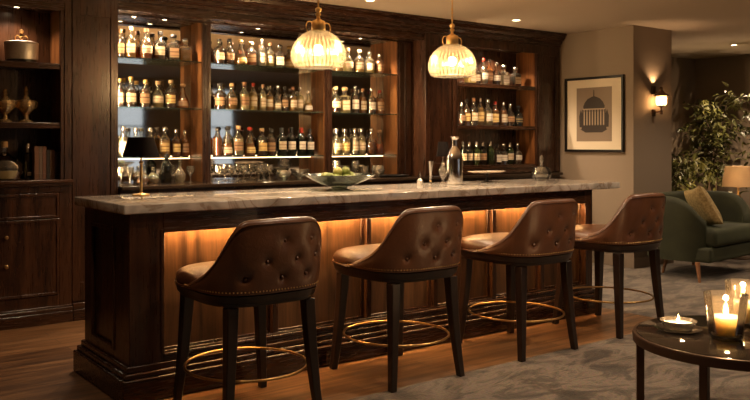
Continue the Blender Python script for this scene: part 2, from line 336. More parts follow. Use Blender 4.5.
for (z0,z1,kz) in ((.83,1.025,.74),(.225,.822,.565)):
    for (xa,xb) in ((.95,1.885),(.35,.94)):
        d=part(MB().box(xa,xb,TY-.006,TY+.03,z0,z1),'drawer',W_V,cab,bevel=.003)
        mm=MB()
        for (p,q,r_,s_) in ((xa,xa+.02,z0,z1),(xb-.02,xb,z0,z1),(xa+.02,xb-.02,z0,z0+.02),(xa+.02,xb-.02,z1-.02,z1)): mm.box(p,q,TY-.014,TY-.004,r_,s_)
        o=part(mm,'moulding',W_V,cab,bevel=.002); o.parent=d
        if xa>.9:
            k=MB().lathe([(.006,0),(.006,.012),(.013,.018),(.015,.026),(.010,.033),(1e-4,.035)],16)
            o=k.build('knob',BRASS,d,loc=(1.492-cab.location.x, -.006, .70 if z0>.5 else .475),rot=(R(90),0,0))
# jamb moulding
part(MB().box(1.924,1.93,TY+.05,7.03,1.13,2.5),'glow_tinted_lining',W_GLOW,cab); part(MB().box(1.90,1.93,TY+.01,TY+.05,1.13,2.5),'jamb',W_V,cab,bevel=.004)
# --- left pilaster
pil=thing('panelled_pilaster',(2.17,TY,0),'broad dark wooden pilaster between display cabinet and mirrored shelves','pilaster')
mb=MB().box(1.99,2.36,TY+.012,7.1,0,2.62)
part(mb,'core',W_V,pil,bevel=.002)
mb=MB()
for a,b in ((1.99,2.05),(2.30,2.36)): mb.box(a,b,TY,TY+.012,.15,2.60)
mb.box(2.05,2.30,TY,TY+.012,2.45,2.6).box(2.05,2.30,TY,TY+.012,.15,.3); part(mb,'face_moulding',W_V,pil,bevel=.003)
part(MB().box(1.987,2.363,TY-.04,TY+.01,0,.09).box(1.987,2.363,TY-.03,TY+.01,.09,.14),'plinth',W_H,pil,bevel=.004)
# --- centre unit
ctr=thing('mirrored_shelf_unit',(4.0,CY,0),'wide dark wooden back bar unit with three mirrored bays of glass shelves','back bar')
BX=[(2.44,3.227),(3.307,4.563),(4.65,5.51)]
for a,b in ((2.36,2.44),(3.227,3.307),(4.563,4.65),(5.51,5.70)): part(MB().box(a,b,CY,MY+.03,BC,2.6),'divider',W_V,ctr,bevel=.003)
part(MB().box(2.36,5.70,MY+.012,MY+.04,BC,2.6),'back_panel',W_V,ctr)
for a,b in ((2.36,2.44),(3.227,3.307),(4.563,4.65),(5.51,5.70)):
    part(MB().box(a+.018,b-.018,CY-.012,CY+.002,BC+.03,2.5).lathe([(.012,0),(.012,1.44)],10,((a+b)/2,CY-.006,BC)),'stile',W_V,ctr,bevel=.002)
part(MB().box(2.36,5.70,TY+.02,MY+.03,2.53,2.6).box(2.36,5.70,CY-.02,CY,2.515,2.53),'soffit',W_H,ctr,bevel=.002)
for a,b in BX:
    part(MB().box(a,b,MY,MY+.01,BC,2.53),'mirror',MIRROR,ctr)
    part(MB().box(b-.006,b,CY+.012,MY,BC+.002,2.53),'glow_tinted_lining',W_GLOW,ctr)  # only the visible right wall, coloured as if the shelves light it
SH=[2.164,1.734,1.296]
for bi,(a,b) in enumerate(BX):
    for z in SH:
        g=part(MB().box(a+.002,b-.008,CY+.01,MY-.001,z-.010,z),'glass_shelf',SHELFG,ctr,smooth=False)
    for z in SH:
        part(MB().box(a+.02,b-.02,MY-.008,MY-.002,z+.001,z+.005),'light_strip',LEDS,ctr,smooth=False)
    part(MB().box(a+.02,b-.02,MY-.012,MY-.002,1.274,1.280),'light_strip',LEDS,ctr,smooth=False)  # extra strip added under the lowest shelf to brighten the ledge glasses
    part(MB().box(a+.001,a+.004,CY+.015,CY+.03,BC+.05,2.48),'light_strip',LEDM,ctr,smooth=False)  # strip added out of sight behind the divider to light the labels
# base
base=thing('back_bar_base',(4.0,6.6,0),'low dark cabinet run with polished ledge below the mirrored shelves','cabinet')
part(MB().box(2.365,7.86,6.62,7.13,.08,1.03),'carcass',W_V,base,bevel=.002)
part(MB().box(2.365,7.86,6.56,7.13,0,.08),'plinth',W_H,base,bevel=.003)
part(MB().box(2.365,5.70,6.57,7.13,1.03,BC).box(5.70,7.86,6.57,6.64,1.03,BC),'worktop',plain('dark_stone_ledge',(.035,.022,.014),.12),base,bevel=.004)
n=9
for i in range(n):
    a=2.38+i*(5.47/n); b=a+5.47/n-.02
    d=part(MB().box(a,b,6.60,6.62,.10,1.0).box(a,a+.06,6.592,6.60,.1,1.0).box(b-.06,b,6.592,6.60,.1,1.0).box(a+.06,b-.06,6.592,6.6,.1,.16).box(a+.06,b-.06,6.592,6.6,.94,1.0),'door',W_V,base,bevel=.002)
    MB().lathe([(.006,0),(.006,.012),(.013,.018),(.012,.03),(1e-4,.033)],12).build('knob',BRASS,d,loc=((b-.04)-4.0,-.008,.85),rot=(R(90),0,0))
# --- right tower
tow=thing('shelf_tower',(6.78,TY,0),'tall dark wooden bookcase unit with three bottle shelves, beside the taupe wall','cabinet')
TA,TB=6.17,7.47
mb=MB().box(5.70,TA,TY,MY,1.07,2.6).box(TB,7.875,TY,MY,1.07,2.6).box(TA,TB,6.98,MY,1.07,2.6).box(TA,TB,TY,6.98,2.53,2.6).box(5.70,5.72,TY,MY,1.06,1.07)
part(mb,'carcass',W_V,tow,bevel=.003)
mb=MB()
for a,b in ((5.70,5.76),(6.09,TA-.0),(TB+.02,7.56),(7.80,7.875)): mb.box(a,b,TY-.012,TY,1.07,2.6)
mb.box(TA-.02,TB+.03,TY-.012,TY,2.50,2.6).box(5.76,6.09,TY-.012,TY,2.48,2.6).box(5.76,6.09,TY-.012,TY,1.07,1.2).box(7.56,7.8,TY-.012,TY,2.48,2.6)
part(mb,'face_frame',W_V,tow,bevel=.004)
SH4=[2.10,1.62,1.165]
for z in SH4: part(MB().box(TA+.005,TB-.007,TY+.03,6.98,z-.035,z).box(TA+.005,TB-.007,TY+.015,TY+.03,z-.045,z),'shelf',W_H,tow,bevel=.003)
part(MB().box(TA,TB,TY+.02,TY+.03,1.065,1.125),'drawer',W_H,tow,bevel=.003)

# ------------------------------------------------------------------ bar
bar=thing('bar_counter_body',(3.6,4.36,0),'panelled dark walnut bar front glowing from lights under its rail','bar counter')
AX0,AX1,AY0,AY1=1.61,5.59,4.36,5.13
PY=AY0+.06
ed=[1.805,2.535,3.255,3.85,4.44,4.98,5.49]
mb=MB().box(AX0+.02,AX1-.02,PY+.012,AY1-.02,.14,1.03)
part(mb,'carcass',W_V,bar)
for q in ((AX0,ed[0],AY0,AY0+.25),(ed[-1],AX1,AY0,AY0+.25),(AX0,AX0+.2,AY1-.14,AY1),(AX1-.2,AX1,AY1-.14,AY1)):
    part(MB().box(*q,.14,1.03),'corner_post',W_V,bar,bevel=.004)
part(MB().box(ed[0],ed[-1],AY0,AY0+.018,.925,1.03).box(ed[0],ed[-1],AY0-.008,AY0,.917,.94).box(ed[0],ed[-1],AY0+.022,PY+.02,.985,1.03),'top_rail',W_H,bar,bevel=.003)
part(MB().box(ed[0],ed[-1],AY0,PY+.012,.14,.235).box(ed[0],ed[-1],AY0+.01,AY0+.03,.235,.25),'bottom_rail',W_H,bar,bevel=.003)
for e in ed[1:-1]:
    part(MB().box(e-.02,e+.02,AY0+.012,PY+.012,.245,.915).box(e-.028,e+.028,PY-.012,PY+.012,.245,.985),'stile',W_V,bar,bevel=.003)
for i in range(6):
    a,b=ed[i],ed[i+1]; lo=.028 if i else .0; hi=.028 if i<5 else 0
    part(MB().box(a+lo,b-hi,PY,PY+.012,.245,.985),'panel',W_P,bar,smooth=False)
    mm=MB(); fa,fb=a+lo,b-hi
    mm.box(fa,fa+.014,PY-.014,PY,.26,.98).box(fb-.014,fb,PY-.014,PY,.26,.98).box(fa,fb,PY-.014,PY,.245,.26)
    part(mm,'panel_moulding',W_V,bar,bevel=.004)
    part(MB().box(a+.045,b-.045,AY0+.030,AY0+.048,.972,.978),'light_strip',LEDB,bar,smooth=False)
    part(MB().box(a+.03,b-.03,AY0+.001,AY0+.014,.9215,.9245),'light_strip',LEDR,bar,smooth=False)
# outer moulding around the lit field
part(MB().box(ed[0]-.018,ed[0]+.002,AY0-.012,AY0+.004,.24,.935).box(ed[-1]-.002,ed[-1]+.018,AY0-.012,AY0+.004,.24,.935).box(ed[0],ed[-1],AY0-.012,AY0+.004,.225,.24),'field_moulding',W_V,bar,bevel=.004)
# end panel (left side, faces -X) and right end
for sx,s in ((AX0,-1),(AX1,1)):
    x0,x1=(sx,sx+.03) if s<0 else (sx-.03,sx)
    mm=MB().box(x0,x1,AY0+.25,AY1-.14,.14,.25).box(x0,x1,AY0+.25,AY1-.14,.93,1.03).box(x0+(.015 if s<0 else 0),x1-(0 if s<0 else .015),AY0+.25,AY1-.14,.25,.93)
    part(mm,'end_panel',W_V,bar,bevel=.003)
    xs=x0-.008 if s<0 else x1-.012; a,b=AY0+.25,AY1-.14
    if s<0:
        mm=MB()
        for (p,q,z0,z1) in ((a-.02,a+.012,.24,.94),(b-.012,b+.02,.24,.94),(a+.012,b-.012,.24,.262),(a+.012,b-.012,.918,.94)): mm.box(xs,xs+.02,p,q,z0,z1)
        part(mm,'end_moulding',W_V,bar,bevel=.005)
def ring(o,z0,z1):   # rectangular collar around the bar body
    return MB().box(AX0-o,AX1+o,AY0-o,AY1+o,z0,z1)
mm=ring(.055,0,.13); mm.add(*[(r_.v,r_.f) for r_ in [ring(.038,.13,.16)]][0]); mm.add(*[(r_.v,r_.f) for r_ in [ring(.018,.16,.195)]][0])
part(mm,'plinth',W_H,bar,bevel=.007)
top=tag(MB().rbox(1.563,5.90,4.31,5.19,1.031,1.085,.008).build('marble_countertop',MARBLE),'long polished beige marble slab topping the bar','countertop')

# ------------------------------------------------------------------ stools
SA,SB,SN=.315,.350,3.3
def rad(phi,a=SA,b=SB,n=SN):
    if b==SB and math.cos(phi)<0: b=.385
    return 1/((abs(math.sin(phi))/a)**n+(abs(math.cos(phi))/b)**n)**(1/n)
def interp(x,pts):
    if x<=pts[0][0]: return pts[0][1]
    for (a,b),(c,d) in zip(pts,pts[1:]):
        if x<=c:
            t=(x-a)/(c-a); return b+(d-b)*t
    return pts[-1][1]
def sm(x,pts,w): return (interp(x-w,pts)+2*interp(x-w*.5,pts)+2*interp(x,pts)+2*interp(x+w*.5,pts)+interp(x+w,pts))/8
def ringmesh(mb,z0,z1,s0,s1,seg=72,inner=None,grow=0):
    prof=[(s0,z0),(s0+.0,z0+.003),(s1,z1-.004),(s1-.006,z1)]
    vs=[];n=seg
    for (s,z) in prof:
        for i in range(n):
            p=2*PI*i/n; r=rad(p)+s; vs.append((r*math.sin(p),-r*math.cos(p),z))
    fs=[]
    for j in range(len(prof)-1):
        for i in range(n): fs.append((j*n+i,j*n+(i+1)%n,(j+1)*n+(i+1)%n,(j+1)*n+i))
    fs.append(tuple(range(n))); fs.append(tuple(range((len(prof)-1)*n,len(prof)*n)))
    mb.add(vs,fs)
TOPH=[(0,1.050),(28,1.046),(34,1.028),(38,.985),(45,.905),(53,.83),(64,.775),(80,.735),(100,.70),(112,.69)]
# button layout on outer back: (phi deg, z)
BUT=[(-6,.945),(25,.945),(-25,.875),(8,.875),(38,.89),(-40,.80),(-8,.80),(24,.80),(-30,.955)]
BUT=[(3,.935),(28,.935),(-12,.835),(15,.84),(35,.845),(-29,.755),(2,.75),(25,.755)]
def shell(z_bot,topf,th,phimax,flare,N=150,M=40,K=7,radf=rad,buttons=(),bulge=.0):
    vs=[];rows=[]
    def P(phi,s): r=radf(phi)+s; return r*math.sin(phi),-r*math.cos(phi)
    bp=[]
    for (bd,bz) in buttons:
        ph=R(bd); x,y=P(ph,0); bp.append((x,y,bz))
    for i in range(N+1):
        deg=-phimax+2*phimax*i/N; ph=R(deg); zt=sm(abs(deg),topf,5); row=[]
        for j in range(M+1):
            f=j/M; z=z_bot+(zt-th*.45-z_bot)*f; x,y=P(ph,flare(z)+bulge*math.sin(PI*f))
            # dimple
            dd=0
            for (bx,by,bz) in bp:
                d2=(x*.95-bx)**2+(y*.95-by)**2+(z-bz)**2
                d=math.sqrt(d2); dd+=.014*math.exp(-(d/.017)**2)+.008*math.exp(-(d/.045)**2)
            # pleats between neighbouring buttons
            for a in range(len(bp)):
                for b in range(a+1,len(bp)):
                    A=Vector(bp[a]);B=Vector(bp[b]);l=(B-A).length
                    if l<.17 and abs(A.z-B.z)>.03:
                        q=Vector((x*.96,y*.96,z)); t=max(0,min(1,(q-A).dot(B-A)/l**2)); e=(q-A-(B-A)*t).length
                        dd+=.004*math.exp(-(e/.009)**2)
            x,y=P(ph,flare(z)+bulge*math.sin(PI*f)-dd); row.append((x,y,z))
        zc=zt-th*.45
        for k in range(1,K):   # rounded top
            a=PI*k/K; z=zc+math.sin(a)*th*.45; s=flare(zc)-th/2+math.cos(a)*th/2; x,y=P(ph,s); row.append((x,y,z))
        for j in range(9):
            f=1-j/8; z=z_bot+(zc-z_bot)*f; x,y=P(ph,flare(z)-th); row.append((x,y,z))
        rows.append(row)
    n=len(rows[0]); mb=MB(); V=[p for r in rows for p in r]; F=[]
    for i in range(N):
        for j in range(n-1): F.append((i*n+j,(i+1)*n+j,(i+1)*n+j+1,i*n+j+1))
        F.append((i*n+n-1,(i+1)*n+n-1,(i+1)*n,i*n))
    F.append(tuple(range(n))); F.append(tuple(reversed(range(N*n,N*n+n)))); mb.add(V,F); return mb,bp
def make_stool():
    s=thing('bar_stool',(0,0,0),'','bar stool')
    # apron
    mb=MB(); ringmesh(mb,.615,.635,-.022,-.018); ringmesh(mb,.635,.674,-.006,.004); mb.build('seat_frame',W_DARK,s,angle=50)
    # cushion
    vs=[];n=72; prof=[(-.02,.674),(.0,.680),(.006,.702),(.0,.726),(-.015,.742),(-.045,.754),(-.10,.762),(-.18,.766)]
    for (sx,z) in prof:
        for i in range(n):
            p=2*PI*i/n; r=max(.01,rad(p)+sx-.004); dip=.004*math.sin(5*p+z*40); vs.append((r*math.sin(p),-r*math.cos(p),z+dip*.5))
    fs=[(j*n+i,j*n+(i+1)%n,(j+1)*n+(i+1)%n,(j+1)*n+i) for j in range(len(prof)-1) for i in range(n)]
    fs.append(tuple(range(n))); fs.append(tuple(range((len(prof)-1)*n,len(prof)*n)))
    cu=MB().add(vs,fs).build('seat',LEATHER,s,angle=60)
    pp=[]
    for i in range(90):
        p=2*PI*i/90; r=rad(p)+.004; pp.append((r*math.sin(p),-r*math.cos(p),.680))
    MB().tube(pp,.004,6,True).build('piping',LEATHER,cu)
    fl=lambda z: .006+max(0,z-.66)*.085
    mb,bp=shell(.678,TOPH,.052,108,fl,buttons=BUT,bulge=.006)
    bk=mb.build('backrest',LEATHER,s,angle=70)
    for (bd,bz) in BUT:
        ph=R(bd); r=rad(ph)+fl(bz)-.013; MB().sphere((r*math.sin(ph),-r*math.cos(ph),bz),.010,12,8,1,1,1).build('button',LEATHER,bk)
    # top piping and nailheads
    tp=[]; 
    for i in range(100):
        deg=-106+212*i/99; ph=R(deg); zt=sm(abs(deg),TOPH,5); z=zt-.052*.45; r=rad(ph)+fl(z)+.001; tp.append((r*math.sin(ph),-r*math.cos(ph),z))
    MB().tube(tp,.0032,6).build('piping',LEATHER,bk)
    nh=MB()
    for i in range(74):
        deg=-100+200*i/73; ph=R(deg); r=rad(ph)+.009; nh.sphere((r*math.sin(ph),-r*math.cos(ph),.692),.0045,6,4)
    nh.build('nailhead_trim',BRASS,bk)
    for sx in (-1,1):
        for sy in (-1,1):
            mb=MB(); pts=[]
            vs=[];fs=[]; K=7
            for k in range(K+1):
                f=k/K; z=.61*(1-f); sp=.5*f+.5*f*f; cx=sx*(.222+.043*sp); cy=sy*(.255+.045*sp); w=.031-.011*f
                for (a,b) in ((-1,-1),(1,-1),(1,1),(-1,1)): vs.append((cx+a*w,cy+b*w,z))
            for k in range(K):
                for i in range(4): fs.append((k*4+i,k*4+(i+1)%4,(k+1)*4+(i+1)%4,(k+1)*4+i))
            fs+= [(0,1,2,3),(K*4+3,K*4+2,K*4+1,K*4)]
            mb.add(vs,fs).build('leg',W_DARK,s,bevel=.005)
    pts=[]
    for i in range(64):
        p=2*PI*i/64; pts.append((.318*math.sin(p)*1.0,.336*math.cos(p),.245))
    fr=MB().tube(pts,.007,10,True).build('footrest_ring',RINGM,s)
    return s
st=make_stool()
ST=[(2.065,3.87,0,'brown leather bar stool nearest the marble corner, buttoned back, leftmost of four'),
    (3.14,3.94,0,'second tufted brown leather stool from the left, below the fruit bowl'),
    (4.21,3.94,0,'third tufted leather stool from the left, in front of the steel cocktail shaker'),
    (5.245,3.94,0,'rightmost brown leather bar stool, beside the green armchair and carpet')]
for i,(x,y,r_,lab) in enumerate(ST):
    o=st if i==0 else copy_tree(st)
    o.location=(x,y,0); o.rotation_euler=(0,0,R(r_)); tag(o,lab,'bar stool','tufted leather stools along the bar')

# ------------------------------------------------------------------ bottles
KIND={ # profile in metres, base dims r=.04 h=.28 ; label (z0,z1), cap from z, liquid top
 'whisky':dict(p=[(.034,0),(.040,.004),(.040,.155),(.037,.172),(.024,.192),(.0145,.205),(.013,.24),(.015,.243),(.015,.25)],lab=(.05,.13),cap=[(.016,.246),(.017,.25),(.017,.278),(.015,.28)],liq=.16,sq=0),
 'tall':dict(p=[(.032,0),(.036,.004),(.036,.16),(.034,.175),(.018,.205),(.0125,.222),(.0125,.25)],lab=(.045,.14),cap=[(.0145,.245),(.0145,.277),(.013,.28)],liq=.185,sq=0),
 'wine':dict(p=[(.034,0),(.037,.004),(.037,.165),(.034,.185),(.019,.208),(.0135,.222),(.013,.25)],lab=(.06,.14),cap=[(.0145,.225),(.0145,.278),(.013,.28)],liq=.19,sq=0),
 'square':dict(p=[(.037,0),(.040,.004),(.040,.165),(.036,.178),(.016,.190),(.0135,.198),(.0135,.225),(.017,.228),(.017,.235)],lab=(.035,.13),cap=[(.017,.235),(.022,.242),(.024,.256),(.020,.272),(.01,.28)],liq=.14,sq=7),
 'flask':dict(p=[(.030,0),(.036,.006),(.041,.06),(.042,.11),(.038,.145),(.025,.175),(.014,.195),(.0125,.235),(.016,.238),(.016,.246)],lab=(.055,.12),cap=[(.015,.243),(.016,.25),(.016,.276),(.013,.28)],liq=.13,sq=0),
 'pear':dict(p=[(.036,0),(.042,.006),(.043,.05),(.036,.10),(.024,.15),(.0145,.19),(.012,.235),(.015,.238),(.015,.246)],lab=(.03,.085),cap=[(.013,.246),(.018,.252),(.018,.27),(.011,.28)],liq=.12,sq=0)}
MC={}
def cmesh(key,fn,mat):
    k=(key,mat.name)
    if k not in MC:
        me=fn().mesh(key[0]+'_'+key[1]); me.materials.append(mat); MC[k]=me
    return MC[k]
def glassfn(k):
    K=KIND[k]; return lambda: MB().lathe(K['p'],22,sq=K['sq'],cap1=False)
def liqfn(k):
    K=KIND[k]
    def f():
        pr=[(max(.002,r-.003),z+.004 if z<.01 else z) for (r,z) in K['p'] if z<K['liq']]
        ra=interp(K['liq'],[(z,r) for r,z in K['p']]); pr.append((ra-.003,K['liq'])); return MB().lathe(pr,20,sq=K['sq'])
    return f
def labfn(k):
    K=KIND[k]
    def f():
        z0,z1=K['lab']; zp=[(z,r) for r,z in K['p']]
        pr=[(interp(z0+(z1-z0)*i/4,zp)+.0009,z0+(z1-z0)*i/4) for i in range(5)]
        w=R(50 if not K['sq'] else 36)
        return MB().lathe(pr,12,sq=K['sq'],a0=-PI/2-w,a1=-PI/2+w)
    return f
def capfn(k): return lambda: MB().lathe(KIND[k]['cap'],16)
def bottle(loc,k,liq,lab,cap,w,h,label,group,glass=None,cat='bottle',name=None):
    nm=name or {'wine':'wine_bottle','whisky':'whisky_bottle','tall':'spirit_bottle','square':'square_decanter','flask':'liqueur_bottle','pear':'cognac_bottle'}[k]
    t=thing(nm,loc,label,cat,group,R(random.uniform(-28,2)))
    t.scale=(w/.08,w/.08,h/.28)
    def ch(n,me):
        o=bpy.data.objects.new(n,me); COL.objects.link(o); o.parent=t
    ch('glass_body',cmesh((k,'body'),glassfn(k),glass or BGLASS))
    if liq and not (glass is BDARK): ch('liquid',cmesh((k,'liquid'),liqfn(k),LIQ[liq]))
    if lab: ch('paper_label',cmesh((k,'label'),labfn(k),LAB[lab]))
    ch('stopper' if k in('square','pear') else 'cap',cmesh((k,'cap'),capfn(k),CAPS[cap]))
    return t
ORD=['first','second','third','fourth','fifth','sixth','seventh','eighth','ninth','tenth','eleventh','twelfth']
LN={'amber':'amber','gold':'golden','brown':'dark brown','clear':'clear','red':'reddish','straw':'pale straw',None:'dark'}
KN={'whisky':'round whisky','tall':'tall straight','wine':'wine','square':'square','flask':'rounded liqueur','pear':'pear-shaped'}
def row(z,Y,items,shelfname,group,base_px=None,maxw=.112,glassmap={}):
    xs=[at(it[0],Y) for it in items]
    for i,it in enumerate(items):
        u,k,liq,lab,cap,h=it[:6]
        gaps=[abs(xs[i]-xs[j]) for j in (i-1,i+1) if 0<=j<len(xs)]
        w=min(maxw,min(gaps)*.97)
        g=it[6] if len(it)>6 else None
        col=LN[liq] if g is not BDARK else 'black glass'
        if g is BGREEN: col='green glass'
        labn={'cream':'cream label','white':'white label','black':'black label','gold':'gold label','tan':'tan label',None:'no label'}[lab]
        bottle((xs[i],Y+((i%2)*.012-.006),z),k,liq,lab,cap,w,h,
          '%s %s bottle, %s, %s from left on %s'%(col,KN[k],labn,ORD[i],shelfname),group,glass=g)
Y3=7.03
row(SH[0],Y3,[(120,'tall','brown','tan','wood',.25),(131,'whisky','gold','cream','cork',.285),(146,'flask','amber','cream','wood',.28),(160.5,'whisky','brown','cream','black',.265),(173,'square','brown','tan','black',.25),(186,'square','gold',None,'silver',.22)],'top shelf, lefthand bay','bottles on the top shelf of the lefthand bay')
row(SH[1],Y3,[(119,'tall','brown','cream','gold',.25),(131,'whisky','brown','cream','gold',.27),(145,'tall','brown','tan','gold',.25),(158,'flask','straw','cream','cork',.245),(170.5,'whisky','brown','gold','cork',.26),(183,'pear','amber','tan','cork',.23)],'middle shelf, lefthand bay','bottles on the middle shelf of the lefthand bay')
row(SH[2],Y3,[(123,'tall','clear','white','silver',.27),(136,'flask','clear','white','silver',.26),(150,'pear','clear','white','silver',.26),(165,'whisky','gold','gold','silver',.27),(176,'whisky','amber','gold','silver',.25),(185,'tall','amber','tan','silver',.24)],'lowest shelf, lefthand bay','bottles on the lowest shelf of the lefthand bay')
row(SH[0],Y3,[(219,'whisky','brown','cream','black',.24),(229.5,'flask','brown','tan','black',.25),(240.5,'pear','gold','gold','cork',.25),(251.5,'whisky','red','tan','cork',.24),(262,'tall','clear','cream','silver',.27),(270.5,'whisky','straw','cream','wood',.245),(279.5,'square','brown','cream','silver',.235),(289.5,'pear','gold','cream','gold',.23),(300,'whisky','amber','cream','black',.25),(310,'tall','gold','white','cork',.25)],'top shelf, centre bay','bottles on the top shelf of the centre bay')
row(SH[1],Y3,[(219.5,'whisky','brown','tan','black',.25),(232,'flask','gold','tan','cork',.26),(244,'whisky','straw','tan','wood',.275),(253.5,'tall','straw','cream','red',.27),(262.5,'tall','straw','cream','wood',.26),(270,'whisky','gold','cream','silver',.25),(277.5,'pear','clear','cream','silver',.255),(285,'whisky','brown','tan','black',.25),(292.5,'whisky','gold','cream','wood',.25),(300,'tall','straw','cream','silver',.25),(308,'pear','gold','white','silver',.22)],'middle shelf, centre bay','bottles on the middle shelf of the centre bay')
row(SH[2],Y3,[(217,'tall','amber',None,'black',.27),(227.5,'pear','amber','cream','black',.28),(238,'whisky','straw','tan','cork',.29),(250,'pear','amber','gold','red',.28),(261.5,'whisky','brown','gold','cork',.27),(271.5,'tall','brown','tan','black',.26),(281.5,'wine',None,'cream','black',.28,BDARK),(291.5,'wine',None,'white','black',.28,BDARK),(301,'wine',None,'white','red',.28,BDARK),(310,'wine',None,'white','black',.27,BDARK)],'lowest shelf, centre bay','bottles on the lowest shelf of the centre bay')
row(SH[0],Y3,[(337.5,'whisky','gold','cream','cork',.25),(348,'flask','straw','cream','cork',.26),(359,'whisky','gold','cream','cork',.25),(370,'whisky','straw','cream','silver',.24),(379,'tall','amber','tan','silver',.22)],'top shelf, narrow bay','bottles on the top shelf of the narrow right bay')
row(SH[1],Y3,[(335.5,'flask','brown','cream','cork',.28),(345,'square','straw','cream','cork',.28),(355,'tall','brown','white','silver',.29),(363,'tall','amber','cream','wood',.27),(371,'whisky','brown','white','silver',.27),(380,'tall','amber','tan','red',.26)],'middle shelf, narrow bay','bottles on the middle shelf of the narrow right bay')
row(SH[2],Y3,[(336,'flask','straw','cream','silver',.275),(345.5,'whisky','straw','gold','silver',.27),(354.5,'tall','clear','cream','silver',.28),(362,'whisky','straw','cream','silver',.28),(371,'flask','amber',None,'silver',.285),(379.5,'pear','red',None,'wood',.27)],'lowest shelf, narrow bay','bottles on the lowest shelf of the narrow right bay')
Y4=6.80
row(SH4[0],Y4,[(470,'square','straw','cream','silver',.20),(477,'tall','brown','cream','black',.22),(483.5,'flask','clear','white','red',.31),(489.5,'whisky','amber','tan','silver',.30),(496,'flask','brown','white','silver',.27),(504,'square','clear','white','silver',.25),(515,'square','brown','cream','silver',.24)],'top shelf of wooden tower','bottles on the top shelf of the wooden tower')
row(SH4[1],Y4,[(461,'flask','brown','tan','silver',.26),(467,'whisky','amber','gold','black',.30),(473.5,'whisky','brown','cream','wood',.32),(480.5,'tall','gold','gold','silver',.32),(487.5,'whisky','straw','white','silver',.31),(495.5,'tall','amber','gold','red',.29),(503,'tall','amber','cream','silver',.28),(510.5,'flask','brown','tan','silver',.27),(518,'whisky',None,'black','black',.25,BDARK)],'middle shelf of wooden tower','bottles on the middle shelf of the wooden tower')
row(SH4[2],Y4,[(463,'wine',None,'cream','black',.27,BDARK),(469.5,'wine',None,'cream','silver',.27,BDARK),(476,'wine',None,'cream','silver',.27,BGREEN),(483,'wine',None,'tan','silver',.27,BDARK),(490,'wine',None,None,'silver',.275,BGREEN),(496.5,'square','brown','white','black',.25),(503,'whisky','brown','white','silver',.245),(510,'wine',None,'cream','silver',.26,BGREEN),(517,'flask','brown','white','silver',.255)],'lowest shelf of wooden tower','bottles on the lowest shelf of the wooden tower')

# glassware on the ledge
def wineglass(r=.036,h=.15,stem=.06):
    return MB().lathe([(.030,0),(.030,.002),(.006,.006),(.0035,.012),(.0035,stem),(.012,stem+.006),(r*.85,stem+.03),(r,stem+.055),(r*.92,h),(r*.92-.0015,h),(r-.0015,stem+.055),(r*.83,stem+.032),(.010,stem+.010),(1e-4,stem+.009)],20)
gl=wineglass().mesh('wine_glass'); gl.materials.append(CRYST)
gc=MB().lathe([(.030,0),(.030,.002),(.005,.006),(.0035,.012),(.0035,.07),(.01,.075),(.045,.10),(.048,.118),(.0465,.118),(.043,.102),(.008,.078),(1e-4,.077)],20).mesh('coupe'); gc.materials.append(CRYST)
gt=MB().lathe([(.030,0),(.034,.005),(.038,.10),(.0365,.10),(.031,.008),(1e-4,.008)],20,rib=.02,ribn=10).mesh('tumbler'); gt.materials.append(CRYST)
def ware(me,name,u,Y,z,label,cat,group,s=1):
    o=bpy.data.objects.new(name,me); COL.objects.link(o); o.location=(at(u,Y),Y,z); o.scale=(s,s,s); return tag(o,label,cat,group)
for i,u in enumerate((121,130)): ware(gl,'wine_glass',u,6.93,BC,'stemmed crystal glass on the ledge behind the black lamp, %s from left'%ORD[i],'wine glass','glasses on the ledge of the lefthand bay')
for i,u in enumerate((219,231.5,244,259,269.5)): ware(gl,'wine_glass',u,6.9+.02*(i%2),BC,'stemmed wine glass on the ledge under the centre bay, %s from left'%ORD[i],'wine glass','wine glasses on the ledge of the centre bay',1.0)
for i,u in enumerate((225,238,251,264)): ware(gl,'wine_glass',u,7.03,BC,'wine glass in the back line of the centre ledge, %s from left'%ORD[i],'wine glass','wine glasses in the back line of the centre ledge',1.05)
for i,u in enumerate((336.5,346,355.5,364.5)): ware(gt if i%2 else gl,'tumbler' if i%2 else 'wine_glass',u,6.95,BC,'glass on the ledge behind the fruit bowl, %s from left'%ORD[i],'glass','glasses on the ledge of the narrow bay',1.15)
# round fish-bowl glass
def bowlglass(r,h): return MB().lathe([(r*.5,0),(r*.55,.004),(r*.9,h*.3),(r,h*.55),(r*.85,h*.88),(r*.75,h),(r*.73,h),(r*.83,h*.86),(r*.97,h*.55),(r*.86,h*.3),(r*.5,.008),(1e-4,.008)],24,rib=.012,ribn=16)
tag(bowlglass(.075,.12).build('glass_bowl',CRYST,loc=(at(378,6.95),6.95,BC)),'round cut crystal bowl at the right end of the narrow bay ledge','bowl')
tag(bowlglass(.075,.095).build('glass_bowl',CRYST,loc=(at(283,6.93),6.93,BC)),'round ribbed crystal bowl on the centre ledge beside the wine glasses','bowl')
def flare(r,h): return MB().lathe([(r*.35,0),(r*.35,.006),(r*.2,.012),(r*.55,.03),(r*.85,h*.6),(r,h),(r*.98,h),(r*.82,h*.6),(r*.5,.036),(1e-4,.03)],28,rib=.015,ribn=20)
tag(flare(.10,.10).build('glass_bowl',CRYST,loc=(at(300,6.93),6.93,BC)),'wide flared crystal bowl at the right end of the centre ledge','bowl')
